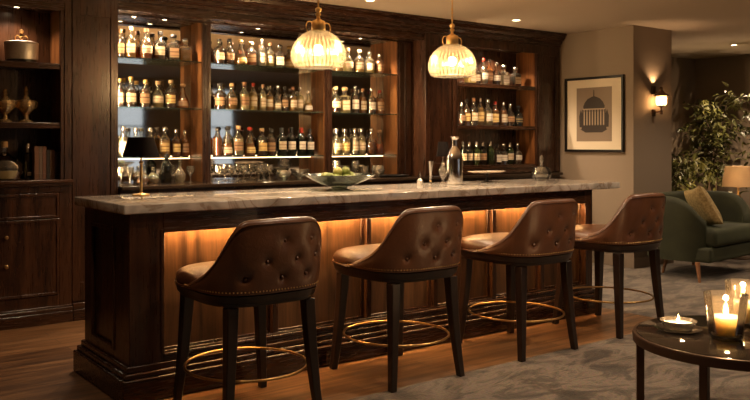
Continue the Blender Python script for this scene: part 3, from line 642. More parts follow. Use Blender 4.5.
# crystal pieces on left ledge
def decanter(loc,label,r=.05,h=.2,liq='amber',name='crystal_decanter',mat=CRYST,stop='silver'):
    t=thing(name,loc,label,'decanter')
    MB().lathe([(r*.7,0),(r*.75,.005),(r,h*.22),(r*.97,h*.38),(r*.6,h*.55),(r*.28,h*.64),(r*.24,h*.78),(r*.36,h*.82),(r*.33,h*.83)],28,rib=.03,ribn=14,cap1=False).build('glass_body',mat,t)
    if liq: MB().lathe([(r*.66,.008),(r*.9,h*.2),(r*.9,h*.34)],24).build('liquid',LIQ[liq],t)
    MB().lathe([(r*.2,h*.76),(r*.22,h*.83),(r*.12,h*.85),(r*.34,h*.91),(r*.3,h*.97),(1e-4,h)],16).build('stopper',mat,t)
    return t
decanter((at(142,6.93),6.93,BC),'squat cut crystal decanter with amber drink, left ledge behind the lamp stem',.06,.17)
decanter((at(153,6.95),6.95,BC),'squat crystal decanter beside the black bottle on the left ledge',.055,.15,'gold')
bottle((at(166.5,6.95),6.95,BC),'wine',None,None,'black',.10,.26,'fat black glass bottle standing on the left ledge','black bottles on the left ledge',glass=BDARK)
decanter((at(180,6.95),6.95,BC),'pear crystal decanter on left ledge, right of the black bottle',.05,.21,'straw')
ware(gl,'wine_glass',190.5,6.93,BC,'stemmed glass at the right end of the left ledge','wine glass',None)

# ------------------------------------------------------------------ left cabinet contents
def cx(u,Y): return at(u,Y)
t=thing('ice_bucket',(cx(21.5,6.84),6.84,2.05),'lidded silver ice bucket with gold finial on upper left cabinet shelf','ice bucket')
MB().lathe([(.10,0),(.115,.004),(.118,.02),(.118,.025)],36).build('base',BLACK,t)
MB().lathe([(.114,.025),(.121,.03),(.125,.15),(.128,.155),(.126,.16)],40,rib=.01,ribn=20).build('body',PEWTER,t)
ld=MB().lathe([(.128,.16),(.126,.166),(.09,.176),(.03,.182),(.012,.186),(1e-4,.187)],36).build('lid',PEWTER,t)
MB().lathe([(.010,.184),(.010,.2),(.022,.212),(.010,.225),(.008,.24),(.018,.252),(.014,.266),(1e-4,.272)],16).tube([(-.045,0,.186),(-.05,0,.205),(-.035,0,.222),(0,0,.218),(.035,0,.222),(.05,0,.205),(.045,0,.186)],.004,8).build('finial',GOLD,ld)
def urn(u,h,label):
    t=thing('crystal_urn',(cx(u,6.84),6.84,1.58),label,'decanter','crystal urns on the second cabinet shelf')
    GLOW_CRYST=bpy.data.materials['glow_tinted_crystal']
    MB().lathe([(.052,0),(.052,.012),(.045,.018),(.02,.03),(.016,.06),(.03,.075),(.06,.11),(.070,.15),(.060,.175),(.028,.19),(.022,.2)],28,rib=.04,ribn=12).build('glass_body',GLOW_CRYST,t)
    for s in (-1,1): MB().tube([(s*.055,0,.11),(s*.082,0,.13),(s*.085,0,.165),(s*.06,0,.178)],.005,8).build('handle',GLOW_CRYST,t)
    MB().lathe([(.020,.2),(.026,.206),(.012,.216),(.02,.235),(.012,.252),(.016,.262),(1e-4,h)],16).build('stopper',GLOW_CRYST,t)
m=clearglass('glow_tinted_crystal',(.85,.62,.35),(1,.8,.5),rough=.10,diff=(1,.72,.36),dfac=.16,base=.28)  # warm light on plain crystal put into the glass tint
urn(5,.265,'crystal urn with stopper, gold light in its tint, cut by the left picture edge')
urn(26,.30,'crystal urn decanter tinted with gold light, beside its twin on the second cabinet shelf')
t=thing('glass_carafe',(cx(4.5,6.84),6.84,1.13),'large round clear glass carafe with pale stopper on the cabinet top','carafe')
MB().lathe([(.09,0),(.12,.008),(.140,.06),(.140,.11),(.11,.16),(.05,.2),(.025,.215),(.022,.25),(.028,.255)],36,cap1=False).build('glass_body',GLASS,t)
MB().lathe([(.085,.008),(.115,.014),(.133,.055),(.135,.075)],32).build('liquid',LIQ['straw'],t)
MB().lathe([(.02,.25),(.026,.256),(.026,.295),(.02,.302)],16).build('stopper',CAPS['cork'],t)
t=thing('wine_bottle',(cx(28,6.84),6.84,1.13),'black bottle with silver neck foil beside the books on the cabinet','bottle'); 
MB().lathe([(.03,0),(.034,.004),(.034,.19),(.03,.205),(.019,.216)],20).build('glass_body',BDARK,t)
MB().lathe([(.0195,.214),(.019,.28),(.016,.288)],16).build('foil',CHROME,t); MB().lathe([(.0345,.03),(.0345,.06)],8,a0=R(-110),a1=R(-60)).build('paper_label',LAB['white'],t)
BK=[(34.5,.032,.265,(.11,.045,.018),'tall chestnut brown'),(38.3,.026,.262,(.09,.055,.035),'grey brown'),(41.8,.028,.262,(.10,.035,.014),'reddish leather'),(45.5,.026,.235,(.02,.017,.016),'short black'),(49.3,.034,.235,(.15,.07,.028),'tan leather'),(53.2,.03,.22,(.025,.018,.014),'small dark')]
xx=cx(32.6,6.80)
PAGE=plain('book_pages',(.5,.42,.3),.8)
for i,(u,w,h,c,nm) in enumerate(BK):
    t=thing('book',(xx+w/2,6.83,1.13),'%s book in the row on the left cabinet, %s from left'%(nm,ORD[i]),'book','books on the left cabinet')
    cm=plain('cover_%d'%i,c,.5,bump=.2)
    MB().box(-w/2,-w/2+.003,-.085,.085,0,h).box(w/2-.003,w/2,-.085,.085,0,h).box(-w/2,w/2,-.09,-.084,0,h).box(-w/2-.001,w/2+.001,-.092,-.088,h*.8,h*.82).box(-w/2-.001,w/2+.001,-.092,-.088,h*.15,h*.17).build('cover',cm,t,bevel=.001)
    MB().box(-w/2+.003,w/2-.003,-.084,.08,.003,h-.004).build('pages',PAGE,t)
    xx+=w+.0015

# ------------------------------------------------------------------ things on the bar
BT=1.085
t=thing('table_lamp',(1.945,5.06,BT),'small brass table lamp with black shade on the bar near its left end','table lamp')
MB().lathe([(.055,0),(.055,.006),(.05,.010),(.014,.014),(.009,.02),(.008,.20),(.014,.205),(.014,.215),(.006,.22),(.006,.25),(.014,.252),(.014,.285),(.004,.29)],24).build('stand',BRASS,t)
MB().lathe([(.117,.245),(.080,.372),(.078,.372),(.115,.245)],40,cap0=False,cap1=False).build('lamp_shade',plain('black_shade_fabric',(.010,.007,.006),.9,0,.08),t)
MB().sphere((0,0,.31),.018).build('bulb',emit('lamp_bulb_glow',(1,.6,.3),12),t)
# fruit bowl
bx,by=3.29,4.775
t=thing('glass_fruit_bowl',(bx,by,BT),'wide shallow glass bowl of green fruit on the marble bar','bowl')
bg=clearglass('smoky_bowl_glass',(.75,.80,.74),rough=.08,diff=(.25,.30,.26),dfac=.10,base=.08)
pr=[(.075,0),(.08,.004),(.05,.012),(.06,.022),(.12,.04),(.19,.07),(.255,.105),(.262,.108),(.258,.112),(.185,.078),(.115,.048),(.05,.032),(1e-4,.03)]
MB().lathe(pr,56,rib=.008,ribn=28).build('bowl_body',bg,t)
FG=velvet('lime_skin',(.11,.15,.02),(.24,.27,.05),20); FY=velvet('pale_pear_skin',(.26,.27,.05),(.42,.36,.10),20)
for m_ in (FG,FY): m_.node_tree.nodes['Principled BSDF'].inputs['Roughness'].default_value=.4; m_.node_tree.nodes['Principled BSDF'].inputs['Sheen Weight'].default_value=0
FR=[(-.12,.0,.038,FY),(-.055,-.05,.038,FG),(.02,-.065,.038,FG),(.085,-.03,.038,FG),(-.04,.04,.038,FG),(.045,.035,.04,FY),(.12,.03,.036,FG),(-.02,-.01,.036,FY),(.04,-.02,.036,FG),(-.13,-.06,.032,FG),(-.085,.055,.032,FG),(.005,.095,.036,FG)]
NM=['at the left rim','low at the front left','low at the front centre','at the front right','behind the centre left','behind the centre right','at the right rim','on top of the pile','on top beside the topmost one','smallest at the far left','small at the back left','at the back centre']
for i,(dx,dy,r_,m_) in enumerate(FR):
    rr=math.hypot(dx,dy); z=interp(rr,[(0,.034),(.05,.036),(.12,.055),(.19,.085)])+r_+(.058 if i in(7,8) else 0)
    o=thing('lime' if m_ is FG else 'green_pear',(bx+dx,by+dy,BT+z),('green lime' if m_ is FG else 'pale yellow-green fruit')+' in the glass bowl, '+NM[i],'fruit','fruit in the glass bowl')
    pts=[(1e-4,-1.12),(.25,-1.05),(.6,-.78),(.88,-.4),(1,0),(.9,.4),(.62,.78),(.25,1.02),(.08,1.12),(1e-4,1.14)]
    MB().lathe([(a*r_,b*r_) for a,b in pts],20).build('skin',m_,o); MB().lathe([(.003,r_*1.1),(.004,r_*1.16),(.002,r_*1.2)],8).build('stem_end',W_LEG,o)
    o.rotation_euler=(random.uniform(-1.2,1.2),random.uniform(-1.2,1.2),0)
# shaker
t=thing('cocktail_shaker',(4.47,4.85,BT),'tall bottle-shaped polished steel cocktail shaker on the bar','shaker')
MB().lathe([(.060,0),(.064,.004),(.066,.02),(.066,.19),(.062,.23),(.045,.275),(.026,.30),(.022,.31)],40).build('body',CHROME,t)
MB().lathe([(.0215,.308),(.0205,.36),(.034,.372),(.036,.380),(.030,.386),(1e-4,.388)],32).build('lid',CHROME,t)
t=thing('jigger',(at(430.5,4.93),4.93,BT),'slender tapered steel jigger between the small bottle and crystal decanter','jigger')
MB().lathe([(.016,0),(.010,.01),(.008,.03),(.012,.09),(.024,.19),(.0225,.19),(.011,.095),(1e-4,.06)],24).build('cup',CHROME,t)
MB().lathe([(.0085,.024),(.0115,.03),(.0085,.036)],20).build('collar',BRASS,t)
t=thing('bitters_bottle',(at(420,4.98),4.98,BT),'tiny steel bitters bottle on bar, left of the jigger','bottle')
MB().lathe([(.022,0),(.024,.004),(.024,.035),(.012,.05),(.008,.055)],20).build('body',PEWTER,t); MB().lathe([(.008,.055),(.009,.075),(.004,.09),(.003,.11),(1e-4,.11)],12).build('pourer',CHROME,t)
t=thing('table_lamp',(at(443,4.99),4.99,BT),'tiny crystal table lamp with narrow black shade, left of the steel shaker','table lamp')
MB().lathe([(.034,0),(.036,.006),(.014,.014),(.012,.04),(.030,.07),(.036,.10),(.028,.13),(.012,.15),(.018,.17),(.008,.18)],24,rib=.03,ribn=10).build('crystal_base',CRYST,t)
MB().lathe([(.006,.175),(.006,.27)],12).build('stem',CHROME,t)
MB().lathe([(.056,.225),(.040,.345),(.038,.345),(.054,.225)],32,cap0=False,cap1=False).lathe([(.039,.34),(1e-4,.341)],24).build('lamp_shade',bpy.data.materials['black_shade_fabric'],t)
t=decanter((at(541.5,4.9),4.9,BT),'round clear glass decanter near the right end of the bar',.088,.25,None,'round_decanter',GLASS)
for c in list(t.children): bpy.data.objects.remove(c)
MB().lathe([(.055,0),(.06,.004),(.084,.035),(.089,.065),(.076,.10),(.060,.122),(.058,.122),(.074,.1),(.085,.065),(.08,.036),(.05,.01),(1e-4,.01)],36).build('glass_body',GLASS,t)
MB().lathe([(.05,.011),(.078,.036),(.084,.06)],32).build('liquid',LIQ['clear'],t)
MB().lathe([(.012,.03),(.014,.09),(.012,.16),(.02,.175),(.018,.205),(.008,.225),(1e-4,.228)],20).build('stopper',CRYST,t)
t=thing('oval_platter',(at(487,5.0),5.0,BT),'pale oval footed platter on the bar behind the shaker','platter')
MB().lathe([(.06,0),(.06,.004),(.014,.012),(.010,.03),(.012,.07),(.04,.078)],24).build('foot',BLACK,t)
MB().lathe([(.04,.076),(.15,.080),(.20,.090),(.198,.093),(.15,.085),(1e-4,.083)],48,sy=.6).build('plate',plain('ivory_glaze',(.62,.5,.36),.2),t)
t=thing('coaster_tray',(at(405,6.62)-.02,6.62,BC),'dark oval tray on the ledge behind the bar, right of the fruit bowl','tray')
# ledge is narrow there: tray rests toward the wall
t.location=(5.35,6.75,BC)
MB().lathe([(.14,0),(.17,.004),(.19,.022),(.186,.024),(.165,.010),(1e-4,.008)],36,sy=.6).build('tray_body',BLACK,t)

# ------------------------------------------------------------------ pendants
def pendant():
    t=thing('pendant_lamp',(0,0,0),'','pendant lamp')   # origin at ceiling
    z0=(1.945-CEIL)/.92; t.scale=(.92,.92,.92)
    pr=[(.162,0),(.178,.012),(.196,.045),(.203,.085),(.200,.125),(.185,.17),(.155,.215),(.112,.252),(.07,.275),(.048,.284)]
    pr2=[(r-.004,z) for r,z in reversed(pr)]
    MB().lathe(pr+pr2+[pr[0]],264,(0,0,z0),rib=.03,ribn=36,cap0=False,cap1=False).build('glass_shade',SHADE,t,angle=80)
    cpt=MB().lathe([(.05,.278),(.053,.284),(.053,.345),(.048,.352),(.03,.36),(.014,.37),(.012,.39),(.02,.395),(.02,.41),(.01,.415),(.022,.43),(.024,.445),(.012,.455),(.006,.46)],32,(0,0,z0)).build('socket_cap',BRASS,t)
    for s in (-1,1):
        pts=[(s*(.053+.033*math.sin(a)*1.0+.004),0,z0+.318+.030*math.cos(a)) for a in [PI*k/10 for k in range(11)]]
        pts=[(s*.052,0,z0+.335),(s*.075,0,z0+.345),(s*.098,0,z0+.338),(s*.110,0,z0+.315),(s*.108,0,z0+.29),(s*.096,0,z0+.266)]
        MB().tube(pts,.0045,8).build('handle',BRASS,t)
    MB().lathe([(.005,z0+.45),(.005,-.02)],12).build('rod',BRASS,t)
    lk=MB()
    for k in range(4):
        a=z0+.49+k*.03; lk.tube([(.009*math.cos(q)*(1 if k%2 else 0),.009*math.cos(q)*(0 if k%2 else 1),a+.014*math.sin(q)) for q in [2*PI*j/12 for j in range(12)]],.0025,6,True)
    lk.build('chain',BRASS,t)
    MB().lathe([(.004,-.03),(.05,-.022),(.055,-.004),(.055,0)],32).build('ceiling_rose',BRASS,t)
    MB().sphere((0,0,z0+.135),.033,16,12,sz=1.25).build('bulb',BULB,t)
    MB().lathe([(.018,z0+.17),(.018,z0+.285)],16).build('bulb_holder',BRASS,t)
    return t
p1=pendant(); p2=copy_tree(p1)
p1.location=(3.10,4.757,CEIL); p2.location=(4.375,4.775,CEIL)
tag(p1,'ribbed glass globe pendant hanging above the fruit bowl','pendant lamp','ribbed glass pendants over the bar')
tag(p2,'ribbed glass globe pendant hanging above the steel shaker','pendant lamp','ribbed glass pendants over the bar')
for p in (p1,p2): light('pendant_light','POINT',(0,0,(1.945-CEIL)/.92+.06),40,(1,.74,.47),.03,parent=p)

# ------------------------------------------------------------------ downlights
def downlight(x,y,z,label,power,r=.05,spot=110,group='recessed ceiling downlights',tilt=(0,0)):
    t=thing('downlight',(x,y,z),label,'downlight',group)
    MB().lathe([(r*.8,0),(r*1.15,0),(r*1.18,-.004),(r*.84,-.006),(r*.8,-.002)],28,cap0=False,cap1=False).build('trim_ring',CHROME if z<2.7 else plain('white_trim',(.7,.62,.5),.4),t)
    MB().lathe([(r*.8,-.0015),(1e-4,-.0016)],28,cap0=False).build('lens',DOWN,t,smooth=False)
    if power: light('downlight_beam','SPOT',(0,0,-.012),power,(1,.73,.48),r*.6,parent=t,spot=spot,rot=(R(tilt[0]),R(tilt[1]),0))
    return t
DL=[(6.57,6.14,'above the right end of the bar shelves',55),(4.56,6.11,'at the top edge above the pendants',55),(2.5,6.1,'above the mirrored bay at the left',40),(10.6,5.9,'over the leafy plants in the alcove',70),
    (1.3,3.3,'added as fill in front of the bar, first from left',18),(2.9,2.7,'added as fill in front of the bar, second from left',48),(4.6,2.7,'added as fill in front of the bar, third from left',50),(6.3,3.0,'added as fill in front of the bar, fourth from left',50),(8.2,4.2,'over the green armchair',45),(10.2,3.4,'beyond the green armchair',40)]  # unseen row in front of the bar, added to light the stool backs
for x,y,l,p in DL: downlight(x,y,CEIL,'small recessed ceiling downlight '+l,p*1.7,spot=120)
for (u,y,l,p) in ((134,6.96,'lefthand bay, nearer the pilaster',26),(164.5,6.96,'lefthand bay, nearer the stile',36),(258,6.96,'centre bay',75),(360.5,6.96,'narrow bay',60)):
    downlight(at(u,y),y,2.53,'tiny downlight in the shelf ceiling of the '+l,p,.032,135,'downlights in the shelf ceilings')
for (u,l,p) in ((472,'nearer the pendant',40),(501,'nearer the taupe wall',40)): downlight(at(u,6.8),6.8,2.53,'tiny downlight in the wooden tower ceiling, '+l,p,.032,130,'downlights in the shelf ceilings')
downlight(1.62,6.86,2.50,'tiny downlight inside the left display cabinet',16,.032,130,'downlights in the shelf ceilings')
# right wall coloured as if lit; upright strip added to light the bottles
part(MB().box(TB-.006,TB,TY+.03,6.98,1.17,2.53),'glow_tinted_lining',W_GLOW,tow)
part(MB().box(TA+.001,TA+.004,TY+.035,TY+.047,1.2,2.48),'light_strip',LEDM,tow,smooth=False)

# ------------------------------------------------------------------ picture
fr=thing('framed_picture',(7.9,6.13,1.76),'black-framed sepia picture of a domed pavilion on the taupe wall','framed picture')
yw,zh=.425,.445
mm=MB()
for (a,b,c,d) in ((-yw,-yw+.028,-zh,zh),(yw-.028,yw,-zh,zh),(-yw+.028,yw-.028,-zh,-zh+.028),(-yw+.028,yw-.028,zh-.028,zh)): mm.box(-.035,0,a,b,c,d)
mm.build('frame',BLACK,fr,bevel=.003)
MB().box(-.012,-.001,-yw+.028,yw-.028,-zh+.028,zh-.028).build('mat_board',plain('cream_mat',(.74,.63,.47),.8),fr)
ph=MB().box(-.014,-.012,-.255,.255,-.32,.32).build('print',plain('sepia_print',(.26,.19,.13),.6),fr)
INK=plain('sepia_ink',(.035,.022,.014),.6); INK2=plain('sepia_highlight',(.40,.30,.20),.6)
# local: y axis, z axis; +y is further left in the view
dome=[(-.15,.06),(-.155,.10),(-.13,.145),(-.09,.185),(-.04,.205),(-.008,.215),(-.004,.29),(.004,.29),(.008,.215),(.04,.205),(.09,.185),(.13,.145),(.155,.10),(.15,.06)]
pm=MB().prism(dome,-.0155,-.014,'x')
pm.box(-.0155,-.014,-.17,.17,-.15,-.13).box(-.0155,-.014,-.18,.18,-.175,-.15)
for k in range(9):
    y=-.16+.04*k; pm.box(-.0155,-.014,y-.009,y+.009,-.13,.06)
for s in (-1,1): pm.prism([(s*.17,-.15),(s*.21,-.15),(s*.215,-.02),(s*.19,.06),(s*.165,.0)],-.0155,-.014,'x')
pm.prism([(-.2,-.175),(.2,-.175),(.12,-.215),(-.12,-.215)],-.0155,-.014,'x')
pm.build('pavilion_motif',INK,fr,smooth=False)
pm=MB().box(-.0162,-.0155,-.16,.16,.055,.07)
for k in range(8): y=-.14+.04*k; pm.box(-.0158,-.014,y-.007,y+.007,-.12,.03)
pm.build('pavilion_highlight',INK2,fr,smooth=False)
# ------------------------------------------------------------------ sconce
sc=thing('wall_sconce',(8.27,5.59,1.93),'dark bronze wall lantern with glowing glass on the taupe pier','wall light')
MB().rbox(-.035,.035,-.022,-.0005,.055,.15,.006).rbox(-.03,.03,-.022,-.0005,-.20,-.12,.006).build('wall_plate',BRONZE,sc)
MB().tube([(0,-.02,.075),(0,-.11,.075)],.009,8).tube([(0,-.02,-.15),(0,-.11,-.15)],.008,8).build('arm',BRONZE,sc)
MB().lathe([(.085,.03),(.088,.036),(.06,.055),(.03,.085),(.018,.10),(.02,.125),(.014,.135),(1e-4,.136)],32,(0,-.11,0)).build('cap',BRONZE,sc)
MB().lathe([(.045,-.075),(.058,-.06),(.062,.0),(.060,.03)],32,(0,-.11,0),cap0=False,cap1=False).build('glass_shade',clearglass('opal_glass',(.9,.8,.65),diff=(1,.85,.6),dfac=.15,trans=(1,.82,.55),tfac=.5),sc)
MB().lathe([(1e-4,-.185),(.018,-.18),(.018,-.14),(.008,-.13),(.008,-.10),(.045,-.082),(.046,-.075),(1e-4,-.074)],24,(0,-.11,0)).build('finial',BRONZE,sc)
MB().sphere((0,-.11,-.02),.024).build('bulb',emit('sconce_bulb_glow',(1,.66,.34),55),sc)
light('sconce_light','POINT',(0,-.11,-.045),7,(1,.6,.3),.02,parent=sc)
light('sconce_uplight','SPOT',(0,-.045,.155),5,(1,.6,.3),.01,parent=sc,rot=(R(180),0,0),spot=110)

# ------------------------------------------------------------------ coffee table and candles
tx,ty=3.925,2.17; TH=.45
t=thing('coffee_table',(tx,ty,0),'round dark glass-topped side table holding candles, bottom right','table')
MB().lathe([(.49,TH-.052),(.50,TH-.050),(.502,TH-.012),(.498,TH-.004),(.485,TH-.003),(.484,TH-.008),(1e-4,TH-.008)],96).build('rim',BRONZE,t)
MB().lathe([(1e-4,TH-.008),(.483,TH-.008),(.484,TH-.002),(.480,TH),(1e-4,TH)],96).build('table_top',plain('black_glass_top',(.02,.014,.010),.06,0,.6),t)
def dl(d,l): return (DX*d+DY*l, DY*d-DX*l)
for ang in (-78,-139,102,41):
    a=R(ang); dx,dy=dl(.465*math.cos(a),.465*math.sin(a)); w=.019
    o=MB().box(-w,w,-w,w,0,TH-.05).build('leg',BRONZE,t,loc=(dx,dy,0),rot=(0,0,math.atan2(dy,dx)),bevel=.002)
def tdl(d,l): x,y=dl(d,l); return x,y
def candle(loc,R_,Hh,cr,chh,label,flame=1):
    t=thing('candle_glass',(*loc,TH),label,'candle holder','glass candle holders on the round table')
    k=R_
    MB().lathe([(k*.62,0),(k*.70,.004),(k*.76,.02),(k*.88,Hh*.5),(k,Hh),(k-.004,Hh),(k*.88-.004,Hh*.5),(k*.74-.004,.03),(1e-4,.022)],48).build('glass_body',HUR,t)
    c=MB().lathe([(cr,.023),(cr,chh-.004),(cr-.006,chh),(.02,chh-.006),(1e-4,chh-.007)],32).build('candle',WAX,t)
    MB().tube([(0,0,chh-.007),(.001,0,chh+.010)],.0012,6).build('wick',BLACK,c)
    MB().lathe([(1e-4,chh+.002),(.009,chh+.012),(.012,chh+.026),(.007,chh+.045),(1e-4,chh+.066)],12).build('flame',FLAME,c)
    light('candle_light','POINT',(0,0,chh+.078),2.4,(1,.60,.30),.012,parent=t)
candle(tdl(4.02,1.735),.104,.225,.065,.115,'large clear hurricane glass with lit candle on the round table, nearer one')
candle(tdl(4.32,1.955),.090,.235,.055,.13,'tall hurricane glass with lit candle behind the larger one, at picture edge')
x,y=tdl(4.20,1.567)
t=thing('tealight_dish',(x,y,TH),'low glass dish with lit tealight on a clear saucer, on the round table','candle holder')
MB().lathe([(.05,0),(.08,.003),(.118,.014),(.119,.017),(.08,.007),(1e-4,.005)],48).build('saucer',HUR,t)
MB().lathe([(.055,.0075),(.07,.012),(.088,.045),(.092,.055),(.088,.056),(.066,.018),(1e-4,.015)],48).build('dish',CRYST,t)
c=MB().lathe([(.06,.019),(.076,.04),(.072,.042),(1e-4,.040)],36).build('candle',WAX,t)
MB().tube([(0,0,.04),(.001,0,.052)],.0012,6).build('wick',BLACK,c)
MB().lathe([(1e-4,.048),(.005,.053),(.006,.060),(.003,.072),(1e-4,.084)],12).build('flame',FLAME,c)
light('tealight_light','POINT',(0,0,.10),.8,(1,.60,.30),.01,parent=t)

# ------------------------------------------------------------------ armchair
ac=thing('armchair',(8.27,5.0,0),'dark green velvet tub armchair on carpet beside the taupe pier','armchair',None,R(5))
AA,AB,AN=.69,.44,3.2
arad=lambda p: rad(p,AA,AB,AN)
ATOP=[(0,.865),(88,.862),(98,.845),(106,.80),(112,.73),(117,.66),(122,.60),(130,.58)]
def afl(z): return -.05+.06*min(1,(z-.19)/.5)
mb,_=shell(.19,ATOP,.13,122,afl,N=90,M=14,K=9,radf=arad)
mb.build('back_shell',GREEN,ac,angle=80)
MB().rbox(-.60,.60,-.30,.41,.19,.345,.03,4).build('seat_base',GREEN,ac)
sq=MB().rbox(-.545,.545,-.27,.435,.346,.53,.055,5); sq.build('seat_cushion',GREEN,ac,angle=60)
# front points to +y in shell coordinates; the chair faces the viewer's side
for ch in ac.children: ch.rotation_euler=(0,0,PI)
for (lx,ly) in ((-.66,-.30),(.60,-.33),(-.33,.20),(.40,.25)):
    sx=1 if lx>0 else -1; sy=1 if ly>0 else -1; vs=[];fs=[]
    for k in range(5):
        f=k/4; w=.026-.012*f; c_=(lx+sx*.03*f,ly+sy*.04*f,.20*(1-f))
        for i in range(10): a=2*PI*i/10; vs.append((c_[0]+w*math.cos(a),c_[1]+w*math.sin(a),c_[2]))
    for k in range(4):
        for i in range(10): fs.append((k*10+i,k*10+(i+1)%10,(k+1)*10+(i+1)%10,(k+1)*10+i))
    fs+=[tuple(range(10)),tuple(range(40,50))]
    MB().add(vs,fs).build('leg',W_LEG,ac)
# pillow
def pillow(n=22,w=.23,t_=.075):
    vs=[];fs=[]
    for s in (1,-1):
        for i in range(n+1):
            for j in range(n+1):
                a=-1+2*i/n;b=-1+2*j/n; e=max(0,(1-a**4)*(1-b**4))**.5; pin=1-.07*(1-abs(a*b))*(max(abs(a),abs(b)))**2
                vs.append((a*w*pin,b*w*pin,s*t_*e))
    m_=(n+1)**2
    for q in (0,1):
        for i in range(n):
            for j in range(n):
                k=q*m_+i*(n+1)+j; fs.append((k,k+1,k+n+2,k+n+1))
    return MB().add(vs,fs)
pl=pillow().build('throw_pillow',PILLOW); pl.location=(8.12,4.87,.73); pl.rotation_euler=(R(62),R(10),R(52)); 
tag(pl,'square gold patterned throw pillow leaning inside the green armchair','pillow')
# side table with lamp
t=thing('side_table',(9.62,5.3,0),'small dark round side table behind the green armchair','table')
MB().lathe([(.22,.50),(.225,.505),(.225,.525),(.22,.53)],40).build('table_top',BRONZE,t)
MB().lathe([(.15,0),(.15,.012),(.02,.02),(.016,.5)],24).build('pedestal',BRONZE,t)
t=thing('shaded_lamp',(9.62,5.3,.53),'brass lamp with pale linen shade behind the green armchair','table lamp')
MB().lathe([(.07,0),(.07,.012),(.03,.03),(.045,.10),(.06,.16),(.04,.22),(.016,.26),(.012,.34),(.028,.345),(.028,.36),(.008,.365),(.008,.52)],28).build('stand',BRASS,t)
lin=clearglass('linen_shade',(.25,.2,.15),diff=(.75,.62,.45),dfac=.35,trans=(.9,.72,.48),tfac=.75,base=0)
MB().lathe([(.195,.355),(.15,.605),(.148,.605),(.193,.355)],48,cap0=False,cap1=False).build('lamp_shade',lin,t)
light('lamp_light','POINT',(0,0,.46),42,(1,.66,.38),.03,parent=t)
MB().sphere((0,0,.46),.028).build('bulb',emit('shade_bulb_glow',(1,.66,.36),8),t)

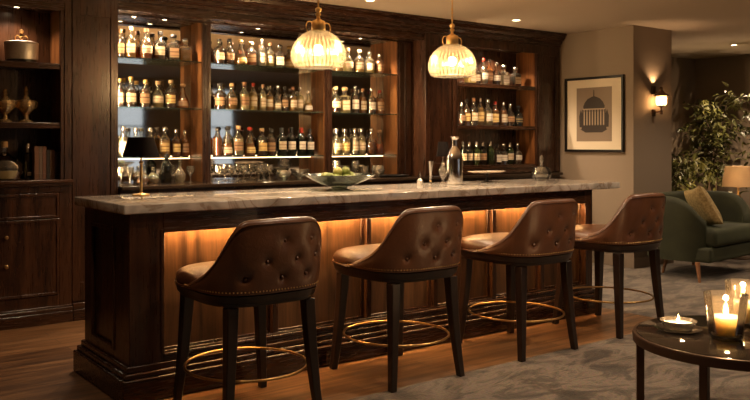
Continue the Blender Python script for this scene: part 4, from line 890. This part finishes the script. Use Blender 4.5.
# ------------------------------------------------------------------ plants
LEAF=velvet('ficus_leaf',(.05,.06,.012),(.15,.14,.035),3)
lb=LEAF.node_tree.nodes['Principled BSDF']; lb.inputs['Roughness'].default_value=.45; lb.inputs['Sheen Weight'].default_value=0
BARK=plain('bark',(.10,.065,.04),.9,bump=.6)
POT=plain('stone_pot',(.12,.09,.07),.7,bump=.3)
def plant(loc,hgt,rx,z0,nl,label,ll=.11,seed=1,droop=.4,ox=0,oy=0):
    rnd=random.Random(seed)
    t=thing('potted_tree',(*loc,0),label,'plant','leafy potted trees in the alcove')
    MB().lathe([(.12,0),(.13,.01),(.18,.30),(.19,.34),(.17,.34),(.165,.30),(1e-4,.30)],32).build('pot',POT,t)
    tr=MB(); tips=[]
    for s in range(4):
        a=s*1.7+seed; P=[(0.03*math.cos(a),.03*math.sin(a),.3)]; q=Vector(P[0]); d=Vector((.10*math.cos(a),.10*math.sin(a),1)).normalized()
        n=9
        for k in range(n):
            q=q+d*((hgt-.45)/n)*rnd.uniform(.8,1.0); d=(d+Vector((rnd.uniform(-.13,.13)+ox*.03,rnd.uniform(-.13,.13)+oy*.03,0))).normalized(); P.append(tuple(q))
            if q.z>z0-.2:
                for b in range(3):
                    aa=rnd.uniform(0,2*PI); L_=rx*rnd.uniform(.45,1.0)*(1-.35*k/n); B=[tuple(q)]; e=Vector((math.cos(aa),math.sin(aa),rnd.uniform(.1,.8))).normalized(); w=Vector(q)
                    for m in range(5): w=w+e*L_/5; e=(e+Vector((0,0,-.12))).normalized(); B.append(tuple(w)); tips.append((w.copy(),e.copy()))
                    tr.tube(B,.005,5,r1=.002)
        tr.tube(P,.016,7,r1=.006)
    tr.build('branches',BARK,t)
    lf=MB()
    for i in range(nl):
        w,e=rnd.choice(tips); p=w+Vector((rnd.gauss(0,.05),rnd.gauss(0,.05),rnd.gauss(0,.05)))
        d=Vector((rnd.gauss(0,1)+e.x,rnd.gauss(0,1)+e.y,rnd.gauss(-droop,.6))).normalized(); s=d.cross(Vector((rnd.gauss(0,.4),rnd.gauss(0,.4),1))).normalized(); u_=s.cross(d)
        l=ll*rnd.uniform(.7,1.25); wd=l*.2
        pts=[p,p+d*l*.3+s*wd+u_*.008,p+d*l*.3-s*wd+u_*.008,p+d*l*.3-u_*.004,p+d*l*.68+s*wd*.7-u_*.004,p+d*l*.68-s*wd*.7-u_*.004,p+d*l*.68-u_*.014,p+d*l-u_*.03]
        lf.add(pts,[(0,1,3),(0,3,2),(1,4,6,3),(3,6,5,2),(4,7,6),(6,7,5)])
    fo=lf.build('foliage',LEAF,t,smooth=False)
    return t
plant((11.3,6.65),2.3,.42,1.0,1000,'tall leafy potted tree against the alcove corner, centre of the greenery',seed=3)
plant((10.95,5.55),2.35,.48,.9,1100,'leafy potted tree at the right picture edge behind the lamp',seed=8)
plant((10.45,6.75),1.45,.28,.75,420,'shorter drooping potted plant just right of the taupe pier',ll=.13,seed=5,droop=1.0)
# uplight at the foot of the plants
t=thing('floor_uplight',(10.5,6.2,0),'small floor uplight between the plant pots','floor light')
MB().lathe([(.06,0),(.06,.10),(.055,.105),(.05,.105),(.048,.085),(1e-4,.085)],24).build('housing',BRONZE,t)
light('uplight_beam','SPOT',(0,0,.11),45,(1,.68,.38),.03,parent=t,rot=(R(168),R(18),0),spot=110)

# ------------------------------------------------------------------ world, camera
w=bpy.data.worlds.new('World'); scn.world=w; w.use_nodes=True
w.node_tree.nodes['Background'].inputs[0].default_value=(.74,.82,.92,1); w.node_tree.nodes['Background'].inputs[1].default_value=.9
cd=bpy.data.cameras.new('Camera'); cam=bpy.data.objects.new('Camera',cd); COL.objects.link(cam)
cam.location=(0,0,H); cam.rotation_euler=(R(90),0,-math.atan2(DX,DY)); cd.sensor_width=36; cd.lens=813/750*36; cd.shift_y=-57/750; cd.clip_start=.05
scn.camera=cam
scn.view_settings.view_transform='Standard'; scn.view_settings.look='None'; scn.view_settings.gamma=1; scn.view_settings.exposure=0.58; scn.view_settings.use_curve_mapping=False
cy=scn.cycles; cy.use_denoising=True; cy.max_bounces=12; cy.transparent_max_bounces=40; cy.diffuse_bounces=4; cy.glossy_bounces=4; cy.caustics_reflective=False; cy.caustics_refractive=False
cy.sample_clamp_indirect=6
try: cy.use_light_tree=True
except Exception: pass
